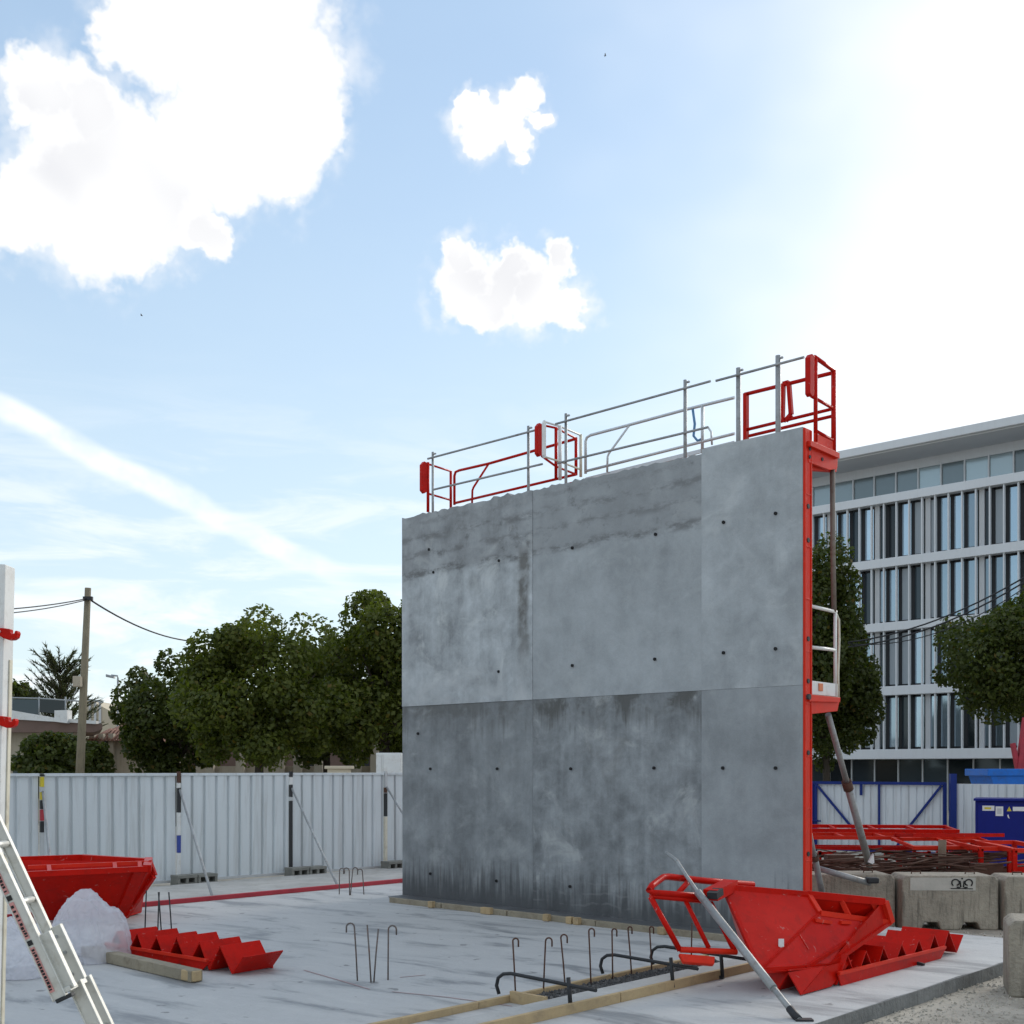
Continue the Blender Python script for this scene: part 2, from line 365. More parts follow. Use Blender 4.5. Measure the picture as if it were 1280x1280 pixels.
def wall_mat(name, tone, blotch, top=0., warm=0., seed=0., streaks=.5, topdark=0., scrib=0., joint=None):
    m = bpy.data.materials.new(name); m.use_nodes = True; t = m.node_tree; N = NT(t); b = t.nodes['Principled BSDF']
    co0 = N.n('ShaderNodeTexCoord').outputs['Object']
    x, y, z = N.sep(co0)
    co = N.vmath('ADD', co0, (seed, seed*.7, 0))
    big = N.noise(co, .55, 4, .5); mid = N.noise(co, 2.2, 6, .62, .3); fine = N.noise(co, 45, 3, .6)
    st = N.noise(N.map(co, (3.2,1,.28)), 1.6, 6, .6, .2)
    st2 = N.noise(N.map(co, (9,1,.5)), 1.5, 4, .55)
    k = N.math('ADD', N.math('MULTIPLY', N.math('SUBTRACT', big, .5), .6), N.math('MULTIPLY', N.math('SUBTRACT', mid, .5), .9*blotch))
    k = N.math('ADD', k, N.math('MULTIPLY', N.math('SUBTRACT', st, .5), .85*streaks))
    hf_ = N.noise(co, 7.5, 7, .72, .5)
    k = N.math('ADD', k, N.math('MULTIPLY', N.math('SUBTRACT', fine, .5), .14))
    k = N.math('ADD', k, N.math('MULTIPLY', N.math('SUBTRACT', hf_, .5), .22+.3*blotch))
    k = N.math('ADD', k, 1.0)
    c = N.vmath('SCALE', tuple(v*tone for v in (.348,.372,.385)), k)
    # lime bloom: pale clouded patches
    lb = N.noise(N.vmath('ADD', co, (4.2, 0, 1.3)), 1.5, 6, .65, .6)
    c = N.mix(N.ramp(lb, .52, .70, 0, .6*blotch), c, (.46*tone+.06,.485*tone+.06,.485*tone+.06))
    # brownish release-oil stains
    bn = N.noise(N.vmath('ADD', co, (1.7, 0, 6.1)), 1.2, 5, .6, .5)
    c = N.mix(N.ramp(bn, .55, .75, 0, .35*warm), c, (.155*tone,.145*tone,.125*tone))
    if top:       # dark lift marks in broken horizontal bands near the top
        wz = N.math('ADD', z, N.math('MULTIPLY', N.math('SUBTRACT', N.noise(co, 1.7, 3), .5), .12))
        wz = N.math('MULTIPLY_ADD', x, -.012, wz)
        hb = N.noise(N.map(co, (1.1,1,2.6)), 2.4, 6, .72, .15); hb2 = N.noise(N.vmath('ADD', co, (8,0,3)), 3.2, 6, .72, .15)
        for zc, wd, am in ((5.07,.11,.75),(5.36,.09,.55),(5.62,.10,.6),(5.85,.07,.35)):
            bd = N.ramp(N.math('ABSOLUTE', N.math('SUBTRACT', wz, zc)), wd, wd*.15)
            c = N.mix(N.math('MULTIPLY', N.math('MULTIPLY', bd, N.ramp(hb, .44, .62)), am*top), c, (.075,.075,.072))
        bl = N.math('MULTIPLY', N.ramp(hb2, .57, .72), N.ramp(wz, 4.9, 5.2))
        c = N.mix(N.math('MULTIPLY', bl, .7*top), c, (.07,.072,.072))
        c = N.mix(N.math('MULTIPLY', N.ramp(wz, 4.98, 5.10), .38*top), c, (.17,.172,.175))
    if joint is not None:      # oily brown run beside a panel joint
        jx = N.math('ADD', x, N.math('MULTIPLY', N.math('SUBTRACT', N.noise(N.map(co, (1,1,1)), 2.6, 5, .65), .5), .16))
        bd = N.math('MULTIPLY', N.ramp(N.math('ABSOLUTE', N.math('SUBTRACT', jx, joint)), .15, .05), N.math('MULTIPLY', N.ramp(z, 3.0, 4.3), N.ramp(z, 5.3, 5.0)))
        c = N.mix(N.math('MULTIPLY', bd, N.ramp(N.noise(co, 5, 4), .3, .55, .35, .8)), c, (.085,.078,.066))
        bd = N.math('MULTIPLY', N.ramp(z, 3.75, 3.05), N.ramp(lb, .38, .58))
        c = N.mix(N.math('MULTIPLY', bd, .65), c, (.43,.45,.46))
    if topdark:   # grime just under the lift joint, running down in drips
        ms = N.ramp(N.math('ADD', z, N.math('MULTIPLY', N.math('SUBTRACT', st2, .5), .9)), 2.45, 2.9)
        c = N.mix(N.math('MULTIPLY', N.math('MULTIPLY', ms, N.ramp(mid, .4, .6)), topdark), c, (.075,.075,.07))
    # splash and drip marks near the foot
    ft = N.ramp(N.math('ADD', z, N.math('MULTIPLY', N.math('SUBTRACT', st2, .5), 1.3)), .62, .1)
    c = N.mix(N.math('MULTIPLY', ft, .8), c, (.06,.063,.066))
    dr = N.math('MULTIPLY', N.ramp(st2, .6, .72), N.ramp(z, 1.0, .3))
    c = N.mix(N.math('MULTIPLY', dr, .5), c, (.06,.045,.035))
    if scrib:
        wv = N.n('ShaderNodeTexWave', wave_type='RINGS'); N.put(wv.inputs['Vector'], N.vmath('ADD', co0, (-4.3,0,-.5)))
        wv.inputs['Scale'].default_value = 2.2; wv.inputs['Distortion'].default_value = 5; wv.inputs['Detail'].default_value = 3
        ms = N.math('MULTIPLY', N.ramp(wv.outputs['Fac'], .86, .98), N.math('MULTIPLY', N.ramp(z, 1.7, 1.1), N.ramp(mid, .42, .58)))
        c = N.mix(N.math('MULTIPLY', ms, scrib), c, (.26,.265,.27))
    N.put(b.inputs['Base Color'], c)
    N.put(b.inputs['Roughness'], N.ramp(mid, .35, .7, .8, .55)); b.inputs['Specular IOR Level'].default_value = .4
    bp = N.n('ShaderNodeBump'); bp.inputs['Strength'].default_value = .25; bp.inputs['Distance'].default_value = .01
    N.put(bp.inputs['Height'], N.math('ADD', fine, N.math('MULTIPLY', mid, .6))); t.links.new(bp.outputs[0], b.inputs['Normal'])
    return m

# ================================================================== SETTING
GZ = -.13
mb = MB(); n = 24
xs = [-1500,-400,-150,-80,-40,-25,-15,-10,-5,0,3,5,7,9,12,16,25,40,80,150,400,1500]
ys = [-300,-80,-20,0,5,8,10,12,14,16,18,20,24,30,40,60,100,200,500,2000]
vs = [(x, y, GZ) for y in ys for x in xs]; W = len(xs)
mb.add(vs, [(j*W+i, j*W+i+1, (j+1)*W+i+1, (j+1)*W+i) for j in range(len(ys)-1) for i in range(W-1)])
tag(mb.build('ground', M['ground']), 'sandy gravel ground of the building site', None, kind='structure')

# slab: right edge and left edge run along UP_
e_r = G(1253, 1203); e_l = G(500, 1103)
far = .0 + toW(Vector((5.3, 14.4, 0))).y
def W2(x, y, z=0.): return WA + UW*x + UP_*y + Vector((0,0,z))
xr = toW(e_r).x; xl = toW(e_l).x
poly = [W2(xl, -24), W2(xr, -24)]
yy = -24
jit = random.Random(3)
while yy < far:
    poly.append(W2(xr + jit.uniform(-.012, .012), yy)); yy += .35
poly += [W2(xr, far), W2(4.0, far+.1), W2(1.0, 4.2), W2(xl, 4.2)]
mb = MB(); mb.prism([p+Vector((0,0,GZ-.05)) for p in poly], (0,0,-GZ+.05))
slab = tag(mb.build('concrete_slab', M['slab'], bevel=.008), 'pale trowelled concrete floor slab with smears and damp patches', None, kind='structure')
PM[slab.name] = Matrix()
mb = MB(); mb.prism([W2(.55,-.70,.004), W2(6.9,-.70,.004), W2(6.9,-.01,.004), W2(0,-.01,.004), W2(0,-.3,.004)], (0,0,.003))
mb.build('shade_strip', pm('shaded_concrete', (.10,.105,.11), .6, var=.35, scale=2.5, bump=.3), slab)  # dark strip painted in for the shade along the wall foot
for pts in ([(380,1213),(432,1228),(462,1237)], [(490,1240),(560,1247),(640,1258)], [(500,1222),(532,1219)]):
    mb = MB()
    for a, b in zip(pts, pts[1:]):
        A, B = G(*a), G(*b); d = (B-A).normalized(); nn = Vector((-d.y, d.x, 0))*.009
        mb.add([A-nn+Vector((0,0,.004)), A+nn+Vector((0,0,.004)), B+nn+Vector((0,0,.004)), B-nn+Vector((0,0,.004))], [(0,1,2,3)])
    mb.build('chalk_line', M['pink'], slab)
mb = MB(); mb.prism([W2(xl-3.2,-14,GZ+.004), W2(xl-.03,-14,GZ+.004), W2(xl-.03,9,GZ+.004), W2(xl-3.2,9,GZ+.004)], (0,0,.05))
tag(mb.build('pavement', pm('pale_blinding_concrete', (.40,.40,.385), .9, var=.25, scale=1.5, fine=20, bump=.5, dirt=(.26,.25,.22), dirt_amt=.5)), 'pale rough concrete pavement at the foot of the hoarding', None, kind='structure')
M['slabedge'] = pm('rough_shaded_slab_edge', (.185,.19,.185), .9, var=.35, scale=3, fine=18, bump=.7, dirt=(.09,.09,.085), dirt_amt=.6, streak=True, bdist=.02)  # rough edge face, painted darker for its side turned from the sun
mb = MB(); mb.box(W2(xr+.012, -10.5, GZ/2-.012), (.012, 21.0+far*.0, -GZ+.02), (UW, UP_, Vector((0,0,1)))); mb.build('shaded_edge', M['slabedge'], slab)
# red strip along the far slab edge
o = MB().box(W2((xl)+.04, 0, .035), (.07, 21, .07), (UW, UP_, Vector((0,0,1)))).build('edge_strip', M['plainred'], bevel=.006)
tag(o, 'long thin red strip lying along the slab edge before the hoarding', 'strip')

# ================================================================== CONCRETE WALL
wall = thing('concrete_wall', 'tall freshly cast grey concrete wall standing on the slab', 'wall', mat=WM)
TH = .16; XE = WL(1003.5, 900, 0).x; X1 = WL(666, 900, 0).x; X2 = WL(877, 900, 0).x; ZJ = 3.0; ZT = 6.03
mats = {(0,1): wall_mat('cast_face_upper_a', 1.05, 1.5, top=1., warm=.5, seed=1.3, streaks=.8, joint=2.62),
        (1,1): wall_mat('cast_face_upper_b', 1.0, .5, top=.85, warm=.2, seed=7.7, streaks=.25),
        (2,1): wall_mat('cast_face_upper_c', 1.05, .65, warm=.15, seed=12.1, streaks=.3),
        (0,0): wall_mat('cast_face_lower_a', .64, 1.1, warm=1., seed=3.9, streaks=.7, topdark=.7),
        (1,0): wall_mat('cast_face_lower_b', .70, 1.7, warm=1., seed=5.2, streaks=.9, topdark=.9, scrib=.3),
        (2,0): wall_mat('cast_face_lower_c', .80, .5, warm=.3, seed=9.4, streaks=.3)}
xs = [0, X1, X2, XE]
jr = random.Random(11)
for (i, j), m in mats.items():
    x0, x1 = xs[i]+(.0005 if i else 0), xs[i+1]-(.0005 if i < 2 else 0)
    z0, z1 = (0, ZJ-.0008) if j == 0 else (ZJ+.0008, ZT)
    yo = {(0,1): -.010, (1,1): -.002, (2,1): -.004, (0,0): .0, (1,0): .003, (2,0): -.001}[(i,j)]
    top = []
    if j == 1 and i < 2:
        k = 40
        for q in range(k+1): top.append((x1+(x0-x1)*q/k, z1-.035+jr.uniform(-.014,.014)+(.035 if jr.random() < .07 else 0)))
    else: top = [(x1, z1+(.02 if j else 0)), (x0, z1+(.02 if j else 0))]
    poly = [(x0, z0), (x1, z0)] + top
    mb = MB(); mb.prism([Vector((px, yo, pz)) for px, pz in poly], (0, TH-yo, 0))
    mb.build('cast_panel', m, wall, bevel=.001, local=True)
MB().box((XE/2, TH/2, ZT/2-.05), (XE-.02, TH-.03, ZT-.1)).build('core', M['footblock'], wall, local=True)
holes = [(537,687),(542.5,715.5),(624.5,701),(716,685),(624,839.5),(716,832),(523,917),(622,961),(714,961),(538.5,961),(538.5,1092),(621,1101),
         (713,1108),(820,668),(905,653),(970,642),(819,824),(905,816),(970,811),(818,960),(904,960),(970,960)]
ring = pm('tie_hole_rim', (.30,.305,.31), .9, var=.2, bump=.1)
hm = MB().disc((0,-.013,0), (0,1,0), .021, .02, 14).mesh('tie_hole'); hm.materials.append(M['hole'])
for hx, hy in holes:
    p = WL(hx, hy, 0); o = link('tie_hole', hm, None, wall, local=True); o.location = (p.x, 0, p.z)

# timber at the wall foot, with small packers
tb = thing('kicker_timber', 'long straight timber batten lying along the foot of the concrete wall', 'timber', W2(3.3,-.76))
def timber(mb, a, b, w, h):
    d = (b-a).normalized(); return mb.bar(a+Vector((0,0,h/2)), b+Vector((0,0,h/2)), w, h)
cuts = [.62, 1.75, 3.05, 4.6, 6.75]
for a, b in zip(cuts, cuts[1:]):
    timber(MB(), W2(a,-.78+R.uniform(-.01,.01)), W2(b-.015,-.78+R.uniform(-.01,.01)), .07, .075).build('batten', M['timber_grey'], tb, bevel=.004)
for px_ in (540, 606, 612, 684, 713, 722, 828):
    p = WL(px_, 1000, -.84); MB().box(W2(p.x, -.85, .05), (.09,.07,.09), (UW, UP_, Vector((0,0,1)))).build('packer', M['timber'], tb, bevel=.004)

# ================================================================== FORMWORK BEHIND THE WALL
fw = thing('wall_formwork', 'red steel formwork with stop end clamped behind the concrete wall', 'formwork', mat=WM)
XF = XE + .012
mb = MB(); mb.box((XF, .085, 3.02), (.02, .17, 6.04)); mb.box((XF+.015, .013, 3.02), (.012, .02, 6.02)); mb.box((XF+.015, .157, 3.02), (.012, .02, 6.02))
for z in np.arange(.3, 6, .62): mb.box((XF+.014, .085, z), (.01, .12, .012))
mb.build('stop_end', M['red_lit'], fw, bevel=.004, local=True)
for pz in (5.12, 4.72, 2.2, 1.0, 3.55, 3.05):
    MB().disc((XF+.014, .085, pz), (1,0,0), .03, .014, 10).build('bolt_hole', M['darkbar'], fw, local=True)
for j, (z0, z1) in enumerate(((.05, 2.98), (3.02, 5.97))):
    for a, b in zip((0.02, X1, X2), (X1-.02, X2-.02, XE-.25)):
        mb = MB(); mb.box(((a+b)/2, TH+.008, (z0+z1)/2), (b-a, .012, z1-z0)); mb.build('face_sheet', M['red'], fw, local=True)
        mb = MB()
        for z in (z0+.05, (z0+z1)/2, z1-.05): mb.box(((a+b)/2, TH+.075, z), (b-a-.02, .12, .08))
        for k in range(5):
            x = a+.05+(b-a-.1)*k/4; mb.box((x, TH+.07, (z0+z1)/2), (.06, .1, z1-z0-.12))
        mb.build('rib_frame', M['red'], fw, local=True)

# working platforms (parts in the wall frame)
def rail(T, pts, r, mat, name='guardrail'):
    return MB().tube(pts, r, 8).build(name, mat, T, local=True)
def W_(px, py, s=.87): return WL(px, py, s)
def plat(name, label, x0, x1, z, deckmat, bracketmat, group):
    T = thing(name, label, 'platform', mat=WM, group=group)
    n = 4; w = .64/n
    for k in range(n):
        MB().box(((x0+x1)/2, .23+w*(k+.5), z-.02), (x1-x0, w-.01, .035)).build('deck_board', deckmat, T, local=True)
    for x in (x0+.06, x1-.06):
        mb = MB(); mb.prism([(x-.03,.2,z-.04),(x-.03,.90,z-.04),(x-.03,.90,z-.11),(x-.03,.2,z-.22)], (.06,0,0)); mb.build('bracket', bracketmat, T, bevel=.004, local=True)
    return T
def plate(T, corners, mat, th=.02, name='end_plate'):
    return MB().sheet(corners, th).build(name, mat, T, bevel=.004, local=True)
GP = 'work platforms hung behind the concrete wall'
ZD = 5.78
# left, red
xa = EL(527, 600, 0).x
xA = .2
T = plat('work_platform', 'red guardrailed work platform at the low far end of the wall top', xA, 2.75, ZD, M['ply'], M['red'], GP)
rr = .021
rail(T, [W_(568,631), W_(568,595), W_(569.5,590), W_(574,588), W_(611,579.5), W_(720,548.5)], rr, M['red'])
rail(T, [W_(568,629), W_(720,593)], rr, M['red'], 'mid_rail')
rail(T, [W_(611,579.5), W_(592,609), W_(590.5,613), W_(590,632)], .017, M['red'], 'brace')
def E_(px, py, x=xA): return EL(px, py, x)
rail(T, [E_(535,640), E_(535,578)], .024, M['red'], 'post'); rail(T, [E_(563.5,638), E_(563.5,589)], .022, M['red'], 'post')
rail(T, [E_(535,580), E_(563,589)], .017, M['red'], 'end_rail'); rail(T, [E_(535,617), E_(563,625)], .017, M['red'], 'end_rail')
def capsule(px0, px1, y0, y1, x, shift=0.):
    a, b, c, d = E_(px0,y0+4,x), E_(px0,y1-4,x), E_(px1,y1-2,x), E_(px1,y0+2,x)
    e, f = E_((px0+px1)/2, y0, x), E_((px0+px1)/2, y1, x)
    return [a, b, f, c, d, e]
plate(T, capsule(526,532.5,577,617,xA-.02), M['red'], .06)
xm = 2.72
rail(T, [E_(695,600,xm), E_(695,535,xm)], .024, M['red'], 'post'); rail(T, [E_(720,594,xm), E_(720,547,xm)], .024, M['red'], 'post')
rail(T, [E_(676,531,xm), E_(695,535,xm), E_(720,548,xm)], .017, M['red'], 'end_rail'); rail(T, [E_(677,570,xm), E_(695,583,xm), E_(720,593,xm)], .017, M['red'], 'end_rail')
plate(T, capsule(670,676,529,571,xm), M['red'], .06)
plate(T, [W_(568,638,.9), W_(720,601,.9), W_(720,607,.9), W_(568,645,.9)], M['red'], .02, 'toe_board')
# middle, galvanised
T = plat('work_platform', 'galvanised grey guardrailed work platform between the two red ones', 2.84, 5.62, ZD, M['ply'], M['galv'], GP)
g = M['galv']
rail(T, [W_(732,592), W_(732,552), W_(733.5,547), W_(738,544), W_(787,531), W_(857,512), W_(918,497)], rr, g)
rail(T, [W_(732,589), W_(918,542)], rr, g, 'mid_rail')
rail(T, [W_(787,531.5), W_(761,567), W_(759.5,571), W_(759,590)], .016, g, 'brace')
xg = 2.86
rail(T, [E_(700,600,xg), E_(700,532,xg)], .026, M['whitepaint'], 'post'); rail(T, [E_(726,596,xg), E_(726,543,xg)], .022, M['cream_tube'], 'post')
rail(T, [E_(680,527,xg), E_(700,533,xg), E_(726,544,xg)], .015, M['whitepaint'], 'end_rail'); rail(T, [E_(681,571,xg), E_(700,577,xg), E_(726,587,xg)], .015, M['cream_tube'], 'end_rail')
plate(T, capsule(678.5,681.5,525,573,xg), M['whitepaint'], .04)
rail(T, [W_(878,566), W_(878,506)], .022, g, 'post')
rail(T, [W_(885,534), W_(889,540), W_(890,556)], .014, g, 'end_rail')
MB().tube([W_(866,512), W_(868.5,530), W_(867,545), W_(872,551), W_(879,548)], .018, 8).build('strap', pm('blue_webbing', (.10,.24,.42), .7, bump=0), T, local=True)
plate(T, [W_(732,597,.9), W_(918,551,.9), W_(918,556,.9), W_(732,603,.9)], g, .02, 'toe_board')
# right, red
xR = XE - .02
T = plat('work_platform', 'red work platform with end gate projecting at the near end of the wall', 5.72, xR+.02, ZD+.02, M['ply'], M['red_lit'], GP)
rail(T, [W_(931,493), W_(1041,466)], .026, M['red']); rail(T, [W_(934,537), W_(1041,511)], .022, M['red'], 'mid_rail'); rail(T, [W_(936,545), W_(1041,520)], .022, M['red'], 'mid_rail')
MB().bar(W_(932.5,556), W_(932.5,492), .07, .05).build('post', M['red'], T, local=True)
mb = MB(); lp = [W_(979,480), W_(986,478), W_(989,518), W_(982,526), W_(978,522)]
for a, b in zip(lp, lp[1:]+lp[:1]): mb.bar(a, b, .05, .05)
mb.build('gate_loop', M['red'], T, local=True)
mb = MB(); mb.tube([E_(1019.5,552,xR), E_(1019.5,446,xR)], .026, 8); mb.build('post', M['red'], T, local=True)
MB().tube([E_(1042,575,xR), E_(1042,463,xR)], .032, 8).build('post', M['red'], T, local=True)
rail(T, [E_(1018,446,xR), E_(1042,463,xR)], .026, M['red'], 'end_rail'); rail(T, [E_(1014,495,xR), E_(1042,511,xR)], .02, M['red'], 'end_rail'); rail(T, [E_(1019,538,xR), E_(1042,551,xR)], .02, M['red'], 'end_rail')
plate(T, capsule(1009.5,1014.5,443,496,xR+.03), M['red'], .07)
plate(T, [E_(1018,541,xR), E_(1043,553,xR), E_(1044,571,xR), E_(1018,558,xR)], M['red_lit'], .02, 'toe_board')
plate(T, [E_(1009,551,xR+.05), E_(1045.5,567,xR+.05), E_(1045.5,574,xR+.05), E_(1009,558,xR+.05)], M['red_lit'], .09, 'bracket_flange')
plate(T, [E_(1009,556,xR+.03), E_(1045.5,573,xR+.03), E_(1045,586,xR+.03), E_(1036,588,xR+.03), E_(1009,578,xR+.03)], M['red_lit'], .04, 'bracket_web')
for q in ((1012.5,561),(1012.5,571),(1028,574)): MB().disc(E_(*q, xR+.055), (1,0,0), .022, .012, 10).build('bolt_hole', M['darkbar'], T, local=True)
MB().tube([E_(1040.5,587,xR), E_(1041,680,xR), E_(1042.5,765,xR)], .032, 8).build('strut', pm('rusty_grey_strut', (.20,.17,.145), .7, .3, .3, 3, bump=.2, dirt=(.13,.07,.04), dirt_amt=.7), T, local=True)
# lower platform at the near end
T = plat('work_platform', 'lower work platform with white guardrail and red bracket halfway up the wall', 4.2, xR+.02, EL(1012,868,xR).z, M['ply'], M['red'], GP)
wp = M['whitepaint']
rail(T, [E_(1012,865,xR), E_(1012,757,xR)], .022, wp, 'post'); rail(T, [E_(1044,870,xR), E_(1044,764,xR)], .022, wp, 'post')
rail(T, [E_(1011,757,xR), E_(1045,765,xR)], .022, wp, 'end_rail'); rail(T, [E_(1013,809,xR), E_(1044,812.5,xR)], .022, wp, 'end_rail')
rail(T, [E_(1045.5,768,xR), E_(1048.5,775,xR), E_(1049,800,xR), E_(1047.5,840,xR), E_(1048,872,xR)], .017, M['cream_tube'], 'guardrail')
plate(T, [E_(1014,851,xR), E_(1046,855,xR), E_(1046,871,xR), E_(1014,868,xR)], M['whitepaint'], .025, 'toe_board')
plate(T, [E_(1023.5,854,xR+.02), E_(1028.5,854.5,xR+.02), E_(1028.5,864,xR+.02), E_(1023.5,863.5,xR+.02)], M['orange'], .012, 'sticker')
plate(T, [E_(1009,868,xR+.04), E_(1047.5,872,xR+.04), E_(1047,878,xR+.04), E_(1009,877,xR+.04)], M['red_lit'], .07, 'bracket_flange')
plate(T, [E_(1009,876,xR+.02), E_(1047.5,877,xR+.02), E_(1045,889,xR+.02), E_(1009,893,xR+.02)], M['red_lit'], .04, 'bracket_web')
MB().disc(E_(1011,871,xR+.09), (1,0,0), .035, .03, 12).build('bolt_hole', M['darkbar'], T, local=True)
# grey safety rails clipped along the top of the wall
SS = .21
def srail(label, posts, rails):
    T = thing('safety_rail', label, 'safety rail', mat=WM, group='grey safety rails along the wall top')
    for (px, py, r) in posts:
        p = WL(px, py, SS); MB().tube([(p.x, p.y, 5.6), p], r, 8).build('post', M['greytube'], T, local=True)
        MB().box((p.x+.03, p.y, p.z-.035), (.07,.03,.02)).build('clip', M['greytube'], T, local=True)
    for a, b in rails: rail(T, [WL(*a, SS-.035), WL(*b, SS-.035)], .0165, M['greytube'], 'tube_rail')
srail('thin grey safety rail over the low red platform at the far end', [(541,565,.02),(660.5,532.5,.021)], [((534.7,573.5),(670,537.5)), ((542,612),(678,580))])
srail('long grey safety rail over the galvanised platform mid wall', [(707.4,517,.021),(856.5,475,.024)], [((694.5,530),(888,476.5)), ((697,579),(885,534))])
srail('short grey safety rail at the high near end before red end gate', [(923,460,.03),(972.6,444.6,.033)], [((895,476),(1005,446.5))])
for q in ((707,568),(855,530)):
    pass

# push-pull props behind the wall
def prop(label, a, b, r, mat, bend=None):
    T = thing('push_pull_prop', label, 'prop', b, group='steel props around the wall')
    d = (b-a); m1 = a+d*.45
    MB().tube([a, m1], r*.78, 10).build('inner_tube', mat, T); MB().tube([m1-d*.02, b], r, 10).build('outer_tube', mat, T)
    MB().tube([m1-d*.03, m1+d*.02], r*1.35, 10).build('collar', M['rust'], T)
    MB().box(b+Vector((0,0,.01)), (.2,.14,.02)).build('foot_plate', M['rust'], T)
    return T
pa = W2(*EL(1035,893,xR-.1)); pb = G(1086, 1092, GZ+.35)
pb = H(1087, 1082, 16.0)
pb.z = max(pb.z, .45)
T = prop('long grey push pull prop slanting down from the lower platform to a concrete block', pa, pb, .05, M['prop'])
p2a = W2(XE-.02, .25, 1.25); p2a = H(1010, 1032, 14.3); p2b = G(1027, 1118, -.02)
T = prop('short grey prop leaning beside the red stop end foot', p2a, H(1028, 1118, 15.4), .04, M['prop'])

# ================================================================== HOARDING AND GATE
P0 = Vector((-6.22, 21.8, 0)); FD = Vector((.735, .678, 0)).normalized(); FN = Vector((FD.y, -FD.x, 0))   # FN: towards the slab
def fence_t(px):
    k = (px-640)/F; return (k*P0.y-P0.x)/(FD.x-k*FD.y)
def corrugated(L, z0, z1, pitch=.25, depth=.032, groove=.06):
    """sheet in local x (length), y depth, z"""
    prof = []; x = 0
    while x < L-.001:
        for dx, y in ((0,0),(pitch-groove,0),(pitch-groove*.75,depth),(pitch-groove*.25,depth)):
            if x+dx < L: prof.append((x+dx, y))
        x += pitch
    prof.append((L, 0)); n = len(prof)
    mb = MB(); vs = [(x,y,z0) for x,y in prof]+[(x,y,z1) for x,y in prof]+[(x,y+.004,z0) for x,y in prof]+[(x,y+.004,z1) for x,y in prof]
    mb.add(vs, [(i,i+1,n+i+1,n+i) for i in range(n-1)]+[(2*n+i+1,2*n+i,3*n+i,3*n+i+1) for i in range(n-1)]+[(n+i,n+i+1,3*n+i+1,3*n+i) for i in range(n-1)]); return mb
hf = thing('site_hoarding', 'pale corrugated metal hoarding fence standing in front of the trees', 'fence', P0+Vector((0,0,GZ)))
posts = [fence_t(p) for p in (52, 223, 363, 481.5)]
posts = [posts[0]-2.45*2, posts[0]-2.45] + posts + [posts[-1]+2.36*k for k in range(1, 7)]
rz = math.atan2(FD.y, FD.x); HT = 1.93
cm_ = {}
for a, b in zip(posts, posts[1:]):
    L = b-a-.10
    o = corrugated(L, 0, 1, .25, .045, .065).build('panel', M['hoard'], hf, local=True)
    o.location = P0*0 + FD*(a+.05) + Vector((0,0,.04)); o.rotation_euler = (R.uniform(-.008,.008),R.uniform(-.004,.004),rz+R.uniform(-.006,.006)); o.scale = (1,1,HT-GZ-.08)
    c = P0+FD*((a+b)/2)+Vector((0,0,HT-.02)); MB().box(c, (b-a-.09,.06,.05), (FD, FN, Vector((0,0,1)))).build('top_rail', M['hoard'], hf, bevel=.004)
    c = P0+FD*((a+b)/2)+FN*.02+Vector((0,0,GZ+.06)); MB().box(c, (b-a-.09,.05,.05), (FD, FN, Vector((0,0,1)))).build('bottom_rail', M['hoardframe'], hf, bevel=.004)
bands = {2: [(1.93,'darkbar'),(1.88,'yellow'),(1.70,'hoardframe'),(1.62,'yellow'),(1.48,'darkbar'),(1.32,'plainred'),(1.12,'darkbar'),(.92,'hoardframe')],
         3: [(1.97,'rust'),(1.75,'whitepaint'),(1.66,'darkbar'),(1.2,'whitepaint'),(.78,'bandblue'),(.45,'whitepaint')],
         4: [(1.97,'darkbar'),(1.85,'whitepaint'),(1.70,'darkbar'),(1.45,'hoardframe'),(1.38,'darkbar')],
         5: [(1.97,'hoardframe'),(1.62,'rust'),(1.5,'darkbar'),(1.0,'cream_tube')]}
FB = []
for i, t in enumerate(posts):
    p = P0+FD*t
    po = MB().box(p+Vector((0,0,(HT+GZ)/2)), (.055,.055,HT-GZ), (FD, FN, Vector((0,0,1)))).build('post', M['hoardframe'], hf)
    PM[po.name] = Matrix()
    bs = bands.get(i, [(1.7,'darkbar'),(1.2,'hoardframe')])  # coloured bands standing for reflections and views through the panel gaps
    for (zt, mt), (zb, _) in zip(bs, bs[1:]+[(GZ+.1, '')]):
        MB().box(p+FN*.012+Vector((0,0,(zt+zb)/2)), (.056,.06,zt-zb-.01), (FD, FN, Vector((0,0,1)))).build('gap_band', M[mt], po)
    e = p+Vector((1.45,-3.1,0)); e.z = GZ
    if toW(e).x > xl+.05: e.z = 0.0
    MB().tube([p+FN*.06+Vector((0,0,1.62)), e+Vector((0,0,.02))], .022, 8).build('stay', M['greytube'], hf)
    c = p+FN*.32+FD*.25
    if i in (2,3,4,5): FB.append(c)
for c, lab in zip(FB, ('behind red hopper tub','second along, by the bent bars','third along, near middle of hoarding','tucked beside the concrete wall')):
    T = thing('fence_foot', 'hollow grey concrete fence foot block '+lab, 'fence foot', c+Vector((0,0,GZ)), group='concrete feet under the hoarding')
    for k in (0, 1):
        mb = MB(); q = c+FD*(-.30+.41*k)+Vector((0,0,GZ))
        Z = Vector((0,0,1))
        mb.box(q+Z*.03, (.39,.30,.05), (FD,FN,Z)); mb.box(q+Z*.17, (.39,.30,.05), (FD,FN,Z))
        for x in (-.17, 0, .17): mb.box(q+FD*x+Z*.10, (.05,.28,.10), (FD,FN,Z))
        mb.build('hollow_block', M['footblock'], T)

